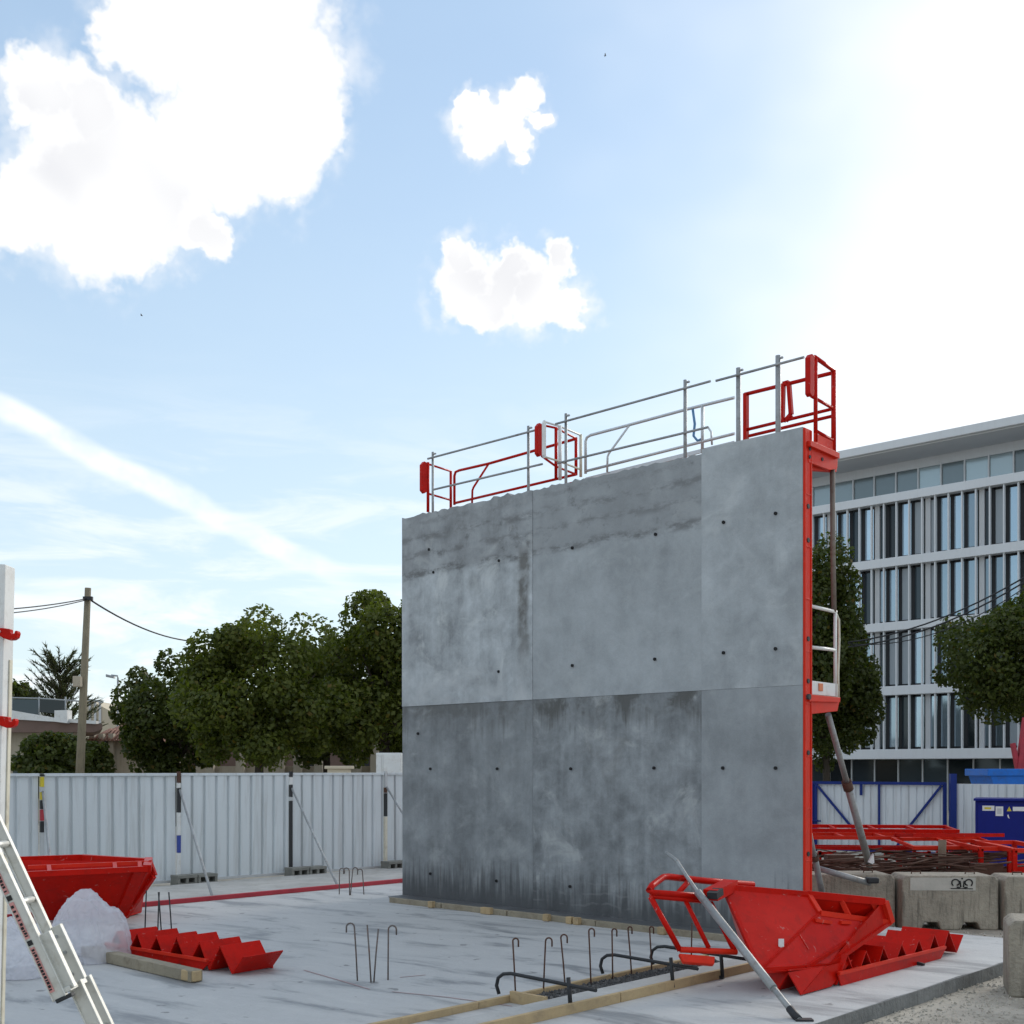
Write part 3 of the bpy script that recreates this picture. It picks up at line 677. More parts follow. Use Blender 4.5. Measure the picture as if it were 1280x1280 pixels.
# right: blue framed gate and more hoarding
g0 = Vector((7.2, 31.4, 0)); GD = UW; GN = -UP_
def gt(px, base=g0):
    k = (px-640)/F; return (k*base.y-base.x)/(GD.x-k*GD.y)
rzg = math.atan2(GD.y, GD.x); ZG = 1.66; Zv = Vector((0,0,1)); AX = (GD, UP_, Zv)
def gp(t, z=0., y=0.): return g0+GD*t+Vector((0,0,z))-UP_*y
gate = thing('site_gate', 'blue framed site gate with pale corrugated infill and diagonal braces', 'gate', gp(gt(1100), GZ))
tl, tr = gt(1018), gt(1181)
o = corrugated(tr-tl, 0, 1, .2, .025, .05).build('panel', M['hoard'], gate, local=True)
o.matrix_parent_inverse = PM[gate.name]; o.location = gp(tl, GZ+.06); o.rotation_euler = (0,0,rzg); o.scale = (1,1,ZG-GZ-.1)
def gbar(T, a, b, w=.06, mat='gateblue', name='frame_bar', y=.05):
    return MB().bar(gp(*a, y), gp(*b, y), w, w).build(name, M[mat], T)
gbar(gate, (tl-.1,ZG), (tr+.05,ZG), .07); gbar(gate, (tl-.1,GZ+.08), (tr+.05,GZ+.08), .07)
for px_ in (1016.5, 1020.5, 1182): gbar(gate, (gt(px_),GZ), (gt(px_),ZG+.02), .075)
gbar(gate, (gt(1100),GZ+.1), (gt(1100),ZG), .045); gbar(gate, (gt(1077.5),1.35), (gt(1077.5),ZG), .06)
gbar(gate, (gt(1022),ZG-.05), (gt(1063),.6), .05, name='brace', y=.06); gbar(gate, (gt(1064),.6), (gt(1085),.0), .05, name='brace', y=.06)
gbar(gate, (gt(1178),ZG-.05), (gt(1138),.6), .05, name='brace', y=.06); gbar(gate, (gt(1137),.6), (gt(1120),.0), .05, name='brace', y=.06)
gbar(gate, (gt(1012),.68), (gt(1028),.66), .04, name='latch', y=.1)
gate2 = thing('site_hoarding', 'plain white corrugated hoarding behind the dark blue box', 'fence', gp(gt(1250), GZ))
t0, t1 = gt(1196), gt(1196)+6.5
o = corrugated(t1-t0, 0, 1, .2, .025, .05).build('panel', M['hoard'], gate2, local=True); o.matrix_parent_inverse = PM[gate2.name]
o.location = gp(t0, GZ+.06); o.rotation_euler = (0,0,rzg); o.scale = (1,1,1.6-GZ)
MB().bar(gp(gt(1192),GZ,.05), gp(gt(1192),1.9,.05), .14, .14).build('gate_post', M['gateblue'], gate2)
gate3 = thing('site_hoarding', 'short pale corrugated hoarding beside the gate next to the red stop end', 'fence', gp(tl-1.2, GZ))
o = corrugated(9, 0, 1, .2, .025, .05).build('panel', M['hoard'], gate3, local=True); o.matrix_parent_inverse = PM[gate3.name]
o.location = gp(tl-9.15, GZ+.06); o.rotation_euler = (0,0,rzg); o.scale = (1,1,ZG-GZ-.1)
gbar(gate3, (tl-9.1,ZG), (tl-.12,ZG), .06, name='top_rail'); gbar(gate3, (gt(1015),ZG-.05), (gt(1015)-.8,1.0), .05, name='brace', y=.06)

# ================================================================== OFFICE BUILDING
B0 = Vector((19.8, 63, 0))
BM = Matrix.Translation(B0+Vector((0,0,GZ))) @ Matrix(((UW.x, UP_.x, 0, 0), (UW.y, UP_.y, 0, 0), (0, 0, 1, 0), (0, 0, 0, 1)))
ob = thing('office_building', 'five storey white office building with vertical fins and floor bands', 'building', mat=BM)
bx0, bx1 = -14.7, 21.0; ZO = -GZ
def bb(name, c, d, mat, bevel=0): return MB().box(c, d).build(name, M[mat], ob, bevel, local=True)
bandz = [(2.56,3.08),(5.95,6.43),(9.38,9.83),(12.78,13.25),(16.2,16.65)]
for z0, z1 in bandz:
    bb('floor_band', ((bx0+bx1)/2, .15, (z0+z1)/2+ZO), (bx1-bx0+.4, 1.15, z1-z0), 'bwhite', .02)
SP = .70; NF = int((bx1-bx0)/SP)
fin = pane = pier = frame = None
fin_me = {}; 
br = random.Random(5)
for s, ((_, za), (zb, _)) in enumerate(zip(bandz[:-1], bandz[1:])):
    h = zb-za; zc = (za+zb)/2+ZO
    fm = MB().box((0,0,0), (.065,.17,h)).mesh('fin'); fm.materials.append(M['bwhite'])
    wm = MB().box((0,0,0), (.26,.14,h)).mesh('pier'); wm.materials.append(M['soffit'])
    pms = []
    for mt in ('glass','glassdark','curtain'):
        q = MB().box((0,0,0), (SP-.11,.03,h-.24)).mesh('window_pane'); q.materials.append(M[mt]); pms.append(q)
    hm_ = MB(); 
    hm_.box((-(SP-.14)/2,0,0), (.14,.08,h)); hm_.box(((SP-.06)/2,0,0), (.045,.08,h))
    hm_.box((0,0,h/2-.06), (SP-.12,.08,.12)); hm_.box((0,0,-h/2+.06), (SP-.12,.08,.12))
    fr = hm_.mesh('window_frame'); fr.materials.append(M['dark'])
    for k in range(NF):
        x = bx0+.35+k*SP
        if k % 4 == 0:
            o = link('pier', wm, None, ob, local=True); o.location = (x+.19, .06, zc)
        o = link('fin', fm, None, ob, local=True); o.location = (x, -.26, zc)
        r_ = br.random(); me = pms[0 if r_ < .74 else (1 if r_ < .88 else 2)]
        o = link('window_pane', me, None, ob, local=True); o.location = (x+SP/2, .12, zc)
        o2 = link('window_frame', fr, None, ob, local=True); o2.location = (x+SP/2, .125, zc)
    bb('back_wall', ((bx0+bx1)/2, .62, zc), (bx1-bx0, .2, h), 'dark')
# recessed top storey
zt0, zt1 = 16.65, 18.45; rec = 2.3
bb('back_wall', ((bx0+bx1)/2, rec+.6, (zt0+zt1)/2+ZO), (bx1-bx0, .2, 2.4), 'dark')
tm = MB().box((0,0,0), (1.22,.03,zt1-zt0+.2)).mesh('window_pane'); tm.materials.append(glass_mat('top_floor_glass', (.30,.36,.38), .4, .12))
mm = MB().box((0,0,0), (.07,.14,zt1-zt0+.2)).mesh('mullion'); mm.materials.append(M['bwhite'])
for k in range(int((bx1-bx0)/1.27)):
    x = bx0+.6+k*1.27
    o = link('window_pane', tm, None, ob, local=True); o.location = (x+.635, rec, (zt0+zt1)/2+ZO)
    o = link('mullion', mm, None, ob, local=True); o.location = (x, rec-.05, (zt0+zt1)/2+ZO)
bb('head_beam', ((bx0+bx1)/2, rec+.05, 18.68+ZO), (bx1-bx0, .3, .5), 'bwhite')
bb('soffit', ((bx0+bx1)/2, 5.4, 18.96+ZO), (bx1-bx0+1, 11.4, .06), 'soffit')
bb('roof', ((bx0+bx1)/2, 5.4, 19.22+ZO), (bx1-bx0+1.4, 11.8, .44), 'bwhite', .03)
bb('core', ((bx0+bx1)/2, 6.2, 8.3+ZO), (bx1-bx0-.3, 10.6, 16.4), 'soffit')
bb('core', ((bx0+bx1)/2, 7.2, 17.6+ZO), (bx1-bx0-.5, 8.0, 2.6), 'soffit')
gm = MB().box((0,0,0), (1.30,.03,2.75)).mesh('window_pane'); gm.materials.append(M['glassdark'])
g2 = MB().box((0,0,0), (.07,.12,2.75)).mesh('mullion'); g2.materials.append(M['hoardframe'])
for k in range(int((bx1-bx0)/1.35)):
    x = bx0+.5+k*1.35
    o = link('window_pane', gm, None, ob, local=True); o.location = (x+.675, .9, 1.3)
    o = link('mullion', g2, None, ob, local=True); o.location = (x, .84, 1.3)

# ================================================================== TREES
def crown_mesh(name, c, rad, nleaf, size, seed, lobes=14, flat=1., bottom=-.75):
    g = np.random.default_rng(seed)
    c = np.array(c); rad = np.array(rad)
    # clump centres on and inside the crown volume
    ctr = []
    while len(ctr) < lobes*5:
        p = g.normal(size=3); p /= np.linalg.norm(p); rr = g.uniform(.25, .80)**.5
        if p[2] < bottom: continue
        ctr.append(p*rr)
    ctr = np.array(ctr); cr = g.uniform(.17, .33, len(ctr))
    idx = g.integers(0, len(ctr), nleaf)
    d = g.normal(size=(nleaf,3)); d /= np.linalg.norm(d, axis=1)[:,None]
    rr = g.uniform(.35, 1., nleaf)**.5
    p = ctr[idx] + d*(cr[idx]*rr)[:,None]
    P = c + p*rad
    nrm = d*.7 + g.normal(size=(nleaf,3))*.6 + np.array([0,0,.35]); nrm /= np.linalg.norm(nrm, axis=1)[:,None]
    t = np.cross(nrm, g.normal(size=(nleaf,3))); t /= np.linalg.norm(t, axis=1)[:,None]
    b = np.cross(nrm, t); s = size*g.uniform(.6, 1.35, nleaf)[:,None]
    v = np.stack([P-t*s*.55, P-b*s*.36+nrm*s*.10, P+t*s*.55, P+b*s*.36+nrm*s*.10], 1).reshape(-1,3)
    me = bpy.data.meshes.new(name); me.vertices.add(4*nleaf); me.vertices.foreach_set('co', v.ravel())
    me.loops.add(4*nleaf); me.loops.foreach_set('vertex_index', np.arange(4*nleaf))
    me.polygons.add(nleaf); me.polygons.foreach_set('loop_start', np.arange(nleaf)*4); me.polygons.foreach_set('loop_total', np.full(nleaf,4))
    me.update(calc_edges=True); me.validate(); return me
def trunk(T, base, c, rad, r, seed):
    q = random.Random(seed); mb = MB(); top = Vector(c)+Vector((0,0,-rad[2]*.1))
    fork = base.lerp(Vector((c[0],c[1],c[2]-rad[2]*.65)), .95)
    mb.tube([base, base.lerp(fork,.5)+Vector((q.uniform(-.08,.08),0,0)), fork], r, 10, r2=r*.75)
    mb.build('trunk', M['bark'], T)
    mb = MB()
    for k in range(9):
        a = 2*PI*k/9+q.uniform(-.3,.3); e = Vector(c)+Vector((math.cos(a)*rad[0]*q.uniform(.4,.75), math.sin(a)*rad[1]*.6, rad[2]*q.uniform(-.2,.65)))
        m_ = fork.lerp(e,.5)+Vector((0,0,q.uniform(.0,.4)))
        mb.tube([fork-Vector((0,0,.2)), m_, e], r*.5, 6, r2=r*.1)
    mb.build('limbs', M['bark'], T)
def tree(label, px, Y, ytop, wpx, nleaf, size, seed, mat='leaf', ybot=945, r=.18, dz=0., bottom=-.75):
    x = (px-640)/F*Y; zt = EYE+(HOR-ytop)/F*Y; zb = EYE+(HOR-ybot)/F*Y
    rx = wpx/2/F*Y; rzz = (zt-zb)/2; c = (x, Y, (zt+zb)/2)
    base = Vector((x, Y, GZ)); T = thing('broadleaf_tree', label, 'tree', base, group='trees beyond the site')
    rad = (rx*1.04, rx*1.0, rzz*1.04)
    trunk(T, base, c, rad, r, seed)
    link('crown', crown_mesh('crown', c, rad, nleaf, size, seed, bottom=bottom), M[mat], T)
    return T
tree('rounded dark tree in the middle of the row behind the hoarding', 325, 40, 764, 212, 34000, .165, 21, ybot=962, bottom=-1)
tree('tallest dense tree beside the far edge of the concrete wall', 482, 43, 728, 190, 34000, .17, 22, ybot=958, bottom=-1)
tree('lower tree at the street lamp end of the row', 216, 44, 822, 136, 22000, .165, 23, 'leafdark', ybot=975, bottom=-1)
tree('shadowy tree squeezed between the round tree and tallest tree', 408, 47, 798, 124, 20000, .17, 24, 'leafdark', ybot=960, bottom=-1)
tree('dense dark tree rising behind the red stop end and white guardrail', 1000, 46, 672, 150, 26000, .17, 25, 'leafdark', ybot=900, bottom=-1)
tree('low dark tree before the office building beside the slanting prop', 1032, 49, 752, 136, 30000, .17, 26, 'leafdark', ybot=950, bottom=-1)
tree('wide tree in front of the office building at the picture edge', 1290, 44, 738, 235, 36000, .165, 27, 'leafdark', ybot=905, bottom=-1)
tree('scrubby low tree under the terrace next to the leaning utility pole', 68, 37, 918, 90, 9000, .15, 28, 'leafdark', ybot=985, r=.08)
tree('small dark tree under the terracotta roofed house', 118, 42, 928, 46, 5000, .15, 29, 'leafdark', ybot=975, r=.08)
tree('green tree top peeping over the terrace rail at the white formwork', 14, 60, 852, 60, 5000, .2, 30, 'leafdark', ybot=900, r=.1)
# conifer with upswept sprays
cx, cy = (75-640)/F*52, 52.; base = Vector((cx, cy, GZ))
T = thing('conifer_tree', 'spiky conifer with upswept sprays behind the terrace', 'tree', base)
MB().tube([base, Vector((cx,cy,3)), Vector((cx,cy,6.2))], .2, 8, r2=.05).build('trunk', M['bark'], T)
q = random.Random(9); mb = MB(); vs = []; fs = []
for k in range(170):
    z = q.uniform(2.2, 6.5); a = q.uniform(0, 2*PI); L = (2.5-.26*(z-2.6))*q.uniform(.55,1.0)
    d = Vector((math.cos(a), math.sin(a), q.uniform(.25,1.1))).normalized(); s0 = Vector((cx,cy,z)); e = s0+d*L+Vector((0,0,.15))
    mb.tube([s0, s0.lerp(e,.5)-Vector((0,0,.08)), e], .025, 4, r2=.006)
    for j in range(60):
        f = q.uniform(.15,1.0); p = s0.lerp(e,f); dd = (d+Vector((q.gauss(0,.55),q.gauss(0,.55),q.gauss(.15,.5)))).normalized()
        l = q.uniform(.14,.34); sd_ = dd.cross(Vector((q.gauss(0,1),q.gauss(0,1),q.gauss(0,1)))).normalized()*.022
        o_ = len(vs); vs += [p-sd_, p+sd_, p+dd*l]; fs.append((o_, o_+1, o_+2))
mb.build('limbs', M['bark'], T); MB().add(vs, fs).build('crown', M['needle'], T)

# ================================================================== STREET BEHIND THE HOARDING
# utility pole, leaning a little, with its cables
pb_ = H(96, 990, 33); pb_.z = GZ; pt_ = H(110, 735, 33)
T = thing('utility_pole', 'slightly leaning timber utility pole rising behind the hoarding', 'pole', pb_)
MB().tube([pb_, pb_.lerp(pt_,.5), pt_], .135, 12, r2=.085).build('pole', M['pole'], T)
MB().box(H(110,748,32.9), (.26,.1,.1)).build('cable_bracket', M['darkbar'], T)
MB().box(H(97,852,32.8), (.22,.2,.3)).build('junction_box', M['beige'], T, bevel=.02)
def cable(label, a, b, sag, r=.02, n=16, kind='overhead_cable'):
    pts = [a.lerp(b, i/n)-Vector((0,0,sag*4*(i/n)*(1-i/n))) for i in range(n+1)]
    return tag(MB().tube(pts, r, 6).build(kind, M['cable']), label, 'cable', 'overhead cables')
a = H(110,748,33)
cable('upper of two thin cables from the utility pole to the picture edge', a, H(-110,764,24), .12, .016)
cable('lower of two thin cables from the utility pole to the picture edge', a-Vector((0,0,.03)), H(-110,769,24), .16, .014)
cable('black cable drooping from the utility pole into the trees', a, H(262,802,44), .35, .026)
ca, cb = H(1060,803,41), H(1330,690,37)
cable('upper of three black cables crossing the office facade', ca, cb, .5, .026)
cable('middle of three black cables crossing the office facade', ca-Vector((0,0,.16)), cb-Vector((0,0,.12)), .55, .026)
cable('lowest, thinnest of three black cables crossing the office facade', ca-Vector((0,0,.05)), cb+Vector((0,.4,-.25)), .8, .016)
# street lamp
lb = H(147, 900, 56); lb.z = GZ; lt = H(147.5, 848, 56)
T = thing('street_lamp', 'grey street lamp with short arm between house and trees', 'street lamp', lb)
MB().tube([lb, lt], .09, 8, r2=.05).build('post', M['lampgrey'], T)
MB().tube([lt, lt+Vector((-.02,0,.12)), H(139,844,56)], .04, 6).build('arm', M['lampgrey'], T)
MB().prism([H(132,842.5,55.9), H(142,845,55.9), H(142,848,55.9), H(132,846,55.9)], (0,.25,0)).build('lamp_head', M['lampgrey'], T, bevel=.02)
# flat-roofed terrace building
Yt = 46.
def tq(px, py, dy=0): return H(px, py, Yt+dy)
T = thing('terrace_building', 'low flat roofed building with white terrace edge and glass railing', 'building', Vector((-19, Yt, GZ)))
x0, x1 = H(-90,900,Yt).x, H(118,900,Yt).x
zr1 = H(60,903,Yt).z; zr0 = H(60,915,Yt).z
SK = Vector((-.37,1,0)); MB().prism([Vector((x0,Yt+.6,GZ)),Vector((x1-.7,Yt+.6,GZ)),Vector((x1-.7,Yt+.6,zr0)),Vector((x0,Yt+.6,zr0))], SK*5).build('wall', M['beige'], T)
mb = MB(); mb.prism([tq(-90,893),tq(128,905),tq(128,911),tq(118,915),tq(-90,916)], SK*5.6); mb.build('roof_fascia', M['tar'], T)
mb = MB(); mb.prism([tq(-90,875,-.1),tq(10,887,-.1),tq(66,897,-.1),tq(120,901,-.1),tq(120,905,-.1),tq(-90,893,-.1)], (0,.3,0)); mb.build('parapet', M['whitepaint'], T)
for px_ in (-20, 15, 49, 82):
    MB().tube([tq(px_,898), tq(px_,871)], .035, 6).build('rail_post', M['lampgrey'], T)
MB().tube([tq(-90,870), tq(49,873), tq(100,876.5)], .03, 6).build('top_rail', M['lampgrey'], T)
for a_, b_ in ((-19,14),(16,48),(50,81)):
    mb = MB(); mb.sheet([tq(a_,874), tq(b_,874.5), tq(b_,893), tq(a_,890)], .02); mb.build('rail_pane', M['glassdark'], T)
mb = MB(); mb.prism([tq(68,888,-.3),tq(84,887.5,-.3),tq(84,904,-.3),tq(68,902,-.3)], (0,.5,0)); mb.build('plant_box', M['whitepaint'], T)
for px_ in (25, 60, 95): MB().box(((px_-640)/F*Yt, Yt+.57, 1.7), (1.0,.1,1.7)).build('window', M['glassdark'], T)
# cream block and terracotta house
T = thing('cream_building', 'cream rendered building end beyond the terrace', 'building', Vector((H(125,900,62).x, 62, GZ)))
mb = MB(); mb.prism([H(98,876,62),H(112,875,62),H(146,893,62),H(146,985,62),H(98,985,62)], (0,8,0)); mb.build('wall', M['cream'], T)
for px_ in (112.5, 119, 125):
    MB().box(H(px_,893,61.95), (.12,.06,1.3)).build('pilaster', M['soffit'], T)
MB().bar(H(110,874.5,61.9), H(129,877.5,61.9), .15, .12).build('coping', M['lampgrey'], T)
Yh = 52.
T = thing('tiled_house', 'small house with terracotta tiled roof beside the trees', 'house', Vector((H(128,930,Yh).x, Yh, GZ)))
xl_, xr_ = H(112,930,Yh).x, H(200,930,Yh).x; ze = H(128,926,Yh).z
MB().box(((xl_+xr_)/2, Yh+2.6, (ze+GZ)/2), (xr_-xl_-.4, 4.6, ze-GZ)).build('wall', M['beige'], T)
mb = MB(); e0, e1 = Vector((xl_-.2,Yh-.2,ze)), Vector((xr_,Yh-.2,ze)); r0, r1 = Vector((xl_+1.0,Yh+2.6,ze+1.0)), Vector((xr_,Yh+2.6,ze+1.0)); k0, k1 = Vector((xl_-.2,Yh+5.2,ze)), Vector((xr_,Yh+5.2,ze))
mb.add([e0,e1,r1,r0,k0,k1], [(0,1,2,3),(3,2,5,4),(0,3,4),(0,4,5,1),(1,5,2)]); mb.build('roof', M['terracotta'], T)
for i in range(18):
    x = xl_+.05+i*.17
    MB().tube([Vector((x,Yh-.22,ze+.03)), Vector((max(x,xl_+.5),Yh+1.2,ze+.55))], .05, 6).build('tile_row', M['terracotta'], T)
for px_ in (122, 133): MB().box(H(px_,945,Yh+.25), (.42,.12,1.2)).build('window', M['dark'], T)
for px_ in (116, 127.5, 140): MB().box(H(px_,948,Yh+.1), (.22,.3,2.2)).build('pillar', M['beige'], T)
# long beige garden wall and low houses seen between the trunks
T = thing('street_wall', 'long beige street wall with pillars seen between the tree trunks', 'wall', Vector((-7, 50, GZ)))
MB().box((-7.5, 51, 1.0), (19, .3, 2.3)).build('wall', M['beige'], T)
for i, px_ in enumerate((218, 262, 300, 350, 372, 398, 446, 468, 492, 520)):
    MB().box(((px_-640)/F*50.5, 50.6, 1.35+(i % 3)*.12), (.35,.35,3.0+(i % 3)*.24)).build('pillar', M['beige'], T, bevel=.02)
T = thing('street_house', 'shadowed beige house facade with dark openings behind the trees', 'house', Vector((-8, 56, GZ)))
MB().box((-8, 59, 1.75), (17, 4, 3.6)).build('wall', M['tar'], T)
MB().prism([(-16.8,56.6,3.5),(1,56.6,3.5),(1,59,4.5),(-16.8,59,4.5)], (0,0,.1)).build('roof', M['terracotta'], T)
for px_ in (255, 330, 385, 450, 480):
    MB().box(((px_-640)/F*56.9, 56.95, 1.9), (.9,.1,2.0)).build('window', M['dark'], T)
# white cabinet and stone pillar over the fence top
T = thing('white_cabinet', 'white two door cabinet showing over the hoarding beside the wall', 'cabinet', Vector((H(486,960,31).x, 31, GZ)))
mb = MB(); p_, q_ = H(470,941,31), H(501,941,31)
mb.box(((p_.x+q_.x)/2, 31.3, (p_.z+GZ)/2), (q_.x-p_.x, .6, p_.z-GZ)); mb.build('body', M['whitepaint'], T, bevel=.015)
for a_, b_ in ((471,476.5),(479.5,500.5)):
    u, v = H(a_,943,31), H(b_,943,31); MB().box(((u.x+v.x)/2, 30.985, (u.z+.3)/2), (v.x-u.x, .03, u.z-.3)).build('door', M['whitepaint'], T, bevel=.006)
T = thing('gate_pier', 'pale stone gate pier with flat cap showing over the hoarding', 'pier', Vector((H(423,965,34).x, 34, GZ)))
u = H(423,961,34); MB().box((u.x,34.2,(u.z+GZ)/2), (.62,.5,u.z-GZ)).build('shaft', M['cream'], T); MB().box((u.x,34.2,u.z+.04), (.78,.62,.09)).build('cap', M['cream'], T, bevel=.015)

# ================================================================== RIGHT: BLOCKS, RED STACK, BLUE BOX
def block(label, c, yaw, L=1.27, D=.6, h=.72, grp='concrete ballast blocks'):
    T = thing('ballast_block', label, 'concrete block', mat=Matrix.Translation(Vector((c[0],c[1],GZ))) @ Matrix.Rotation(yaw,4,'Z'), group=grp)
    a = L/2; nx = .14
    poly = [(-a,0),(-.38,0),(-.34,.10),(-.16,.10),(-.12,0),(.14,0),(.18,.10),(.36,.10),(.40,0),(a,0),(a,h-.05),(a-.06,h),(-a+.06,h),(-a,h-.05)]
    mb = MB(); mb.prism([Vector((x,-D/2,z)) for x,z in poly], (0,D,0)); mb.build('body', M['block'], T, bevel=.02, local=True)
    for x in (-.36, .36): 
        mb = MB(); mb.tube([(x-.06,0,h-.02),(x-.06,0,h+.03),(x+.06,0,h+.03),(x+.06,0,h-.02)], .012, 6); mb.build('lifting_eye', M['rust'], T, local=True)
    return T
block('plain grey concrete block half hidden behind the red hopper', (4.52, 16.05), .02)
mid_block = block('concrete block marked with a black curled emblem', (5.83, 15.85), -.03)
block('concrete block at the end of the row beside the blue box', (7.14, 15.7), -.06)
block('nearest concrete block cut by the picture edge beside slab', (5.36, 11.05), -.32, 1.3, .62, .72)
mb = MB(); mb.box((-.1,-.303,.61), (.86,.006,.17)); mb.build('pale_patch', M['blockpale'], mid_block, local=True)
mb = MB(); ex, ez = .15, .60; yb_ = -.312
for s in (-1, 1):
    pts = [(ex+s*(.085+.05*math.cos(t)*(1-.1*t/6)), yb_, ez+.03+.048*math.sin(t)*(1-.06*t)) for t in np.linspace(-.9, 4.4, 18)]
    pts = [(ex+s*(abs(p[0]-ex)), p[1], p[2]) for p in pts]
    mb.tube(pts, .009, 5)
    mb.tube([(ex+s*.018,yb_,ez-.03),(ex+s*.022,yb_,ez+.03),(ex+s*.03,yb_,ez+.055)], .009, 5)
    mb.tube([(ex+s*.03,yb_,ez-.035),(ex+s*.07,yb_,ez-.03)], .009, 5)
mb.tube([(ex-.15,yb_,ez-.045),(ex+.14,yb_,ez-.05)], .006, 5); mb.disc((ex,yb_,ez+.085), (0,1,0), .012, .01, 8)
mb.build('emblem', M['black'], mid_block, local=True)

# red guardrail frames stacked behind the blocks
def ladder_frame(label, c, yaw, L, Wd, nx=4, tilt=0., r=.028, mat='red', z=0.):
    T = thing('guardrail_frame', label, 'steel frame', mat=Matrix.Translation(Vector((c[0],c[1],z))) @ Matrix.Rotation(yaw,4,'Z') @ Matrix.Rotation(tilt,4,'X'), group='red steel frames stacked behind the blocks')
    for y in (-Wd/2, Wd/2): MB().bar((-L/2,y,0),(L/2,y,0), r*2).build('long_rail', M[mat], T, local=True)
    for k in range(nx):
        x = -L/2+.03+(L-.06)*k/(nx-1); MB().bar((x,-Wd/2+.03,0),(x,Wd/2-.03,0), r*1.6).build('cross_rail', M[mat], T, local=True)
    return T
c = H(1090,1040,19.5)
ladder_frame('longest red steel frame on top of the stack by the gate', (c.x,c.y), -.12, 2.6, .8, 5, .04, z=1.02)
ladder_frame('lighter red frame second from the top of the long stack', (c.x+.1,c.y-.1), -.06, 2.7, .8, 5, .02, mat='red_lit', z=.90)
ladder_frame('dark red frame at the bottom of the long stack', (c.x+.3,c.y), -.1, 2.8, .8, 4, -.03, z=.70)
c = H(1185,1046,18.6)
ladder_frame('short red frame overhanging the stack toward the blue box', (c.x,c.y), .05, 1.45, .75, 4, -.05, z=.96)
ladder_frame('short lighter red frame lying just under the overhanging one', (c.x-.05,c.y-.1), .12, 1.5, .75, 3, .12, mat='red_lit', z=.84)
def trestle(label, c, z):
    T = thing('steel_trestle', label, 'trestle', Vector((c[0],c[1],GZ)), group='red trestles under the stacked frames')
    for sx in (-.12,.12):
        for sy in (-.3,.3): MB().bar((c[0]+sx,c[1]+sy,GZ),(c[0]+sx,c[1]+sy,z), .05).build('leg', M['red'], T)
    for sy in (-.3,.3): MB().bar((c[0]-.15,c[1]+sy,z-.04),(c[0]+.15,c[1]+sy,z-.04), .05).build('cross_bar', M['red'], T)
    MB().box((c[0], c[1]-.33, (z+GZ)/2-.05), (.2,.02,.4)).build('side_plate', M['red_lit'], T)
for px_, l in ((1124,'tallest trestle in the middle of the stack'),(1160,'trestle beside the grey post in the stack'),(1190,'trestle under the overhanging frame'),(1040,'trestle beside the slanting prop')):
    c = H(px_,1060,19.0); trestle('red steel '+l, (c.x,c.y), .66)
T = thing('timber_post', 'grey upright timber leaning in the middle of the red stack', 'timber', H(1176,1100,18)); T_ = H(1177,1050,18.0); MB().bar(Vector((T_.x,18.0,GZ)), Vector((T_.x+.03,18.05,T_.z)), .11, .06).build('plank', M['timber_grey'], T)
def cage(label, pxa, pxb, yt, Y, D):
    a, b = H(pxa,yt,Y), H(pxb,yt,Y); T = thing('steel_cage', label, 'steel frame', Vector(((a.x+b.x)/2,Y,GZ)), group='red box frames behind the blocks')
    z0, z1 = GZ, a.z
    for x in (a.x,b.x):
        for y in (Y,Y+D): MB().bar((x,y,z0),(x,y,z1), .06).build('upright', M['red'], T)
        MB().bar((x,Y,z1),(x,Y+D,z1+.03), .06).build('top_rail', M['red_lit'], T); MB().bar((x,Y,z0+.3),(x,Y+D,z0+.3), .05).build('low_rail', M['red'], T)
    for y, dz in ((Y,0),(Y+D,.03)): MB().bar((a.x,y,z1+dz),(b.x,y,z1+dz), .06).build('top_rail', M['red_lit'], T); MB().bar((a.x,y,z0+.3),(b.x,y,z0+.3), .05).build('low_rail', M['red'], T)
    MB().box(((a.x+b.x)/2+.1, Y+D/2, (z0+z1)/2-.1), (b.x-a.x-.25,.04,z1-z0-.3)).build('panel', M['red'], T)
cage('red box frame with rusty infill in front of the blue box', 1226, 1262, 1061, 17.4, 1.4)
cage('red box frame cut by the picture edge behind the blocks', 1268, 1320, 1063, 16.9, 1.4)
# heap of reinforcing steel
q = random.Random(4); mb = MB()
for k in range(260):
    Y = q.uniform(16.9, 18.6); x = H(q.uniform(1005,1270),1080,Y).x; z = q.uniform(.0,.72)**1.0; a = q.uniform(-.5,.5); L = q.uniform(.4,1.4)
    d = Vector((math.cos(a), math.sin(a), q.uniform(-.12,.12)))*L/2; c = Vector((x,Y,z)); mb.tube([c-d, c+Vector((0,0,q.uniform(-.05,.05))), c+d], q.uniform(.008,.018), 5)
for k in range(40):
    Y = q.uniform(16.9, 18.4); x = H(q.uniform(1010,1270),1080,Y).x; s = q.uniform(.08,.22); mb.box((x,Y,q.uniform(-.08,.6)), (s*2,s,s))
tag(mb.build('rebar_heap', M['rust'], None), 'dark heap of rusty bars and scraps lying behind the concrete blocks', 'rebar heap', kind='stuff')
# grey tube lying over the first block
a_, b_ = H(1024,1086,15.5), H(1088,1104,15.55)
T = thing('prop_head', 'grey prop tube and foot resting on the half hidden block', 'prop', b_)
MB().tube([a_, b_], .04, 8).build('tube', M['prop'], T); MB().box(b_+Vector((.02,0,.04)), (.16,.14,.08)).build('foot_plate', M['darkbar'], T, bevel=.02)
MB().prism([H(1086,1078,15.5),H(1092,1067,15.5),H(1093,1078,15.5),H(1091,1080,15.5)], (0,.06,0)).build('white_tag', M['whitepaint'], T)
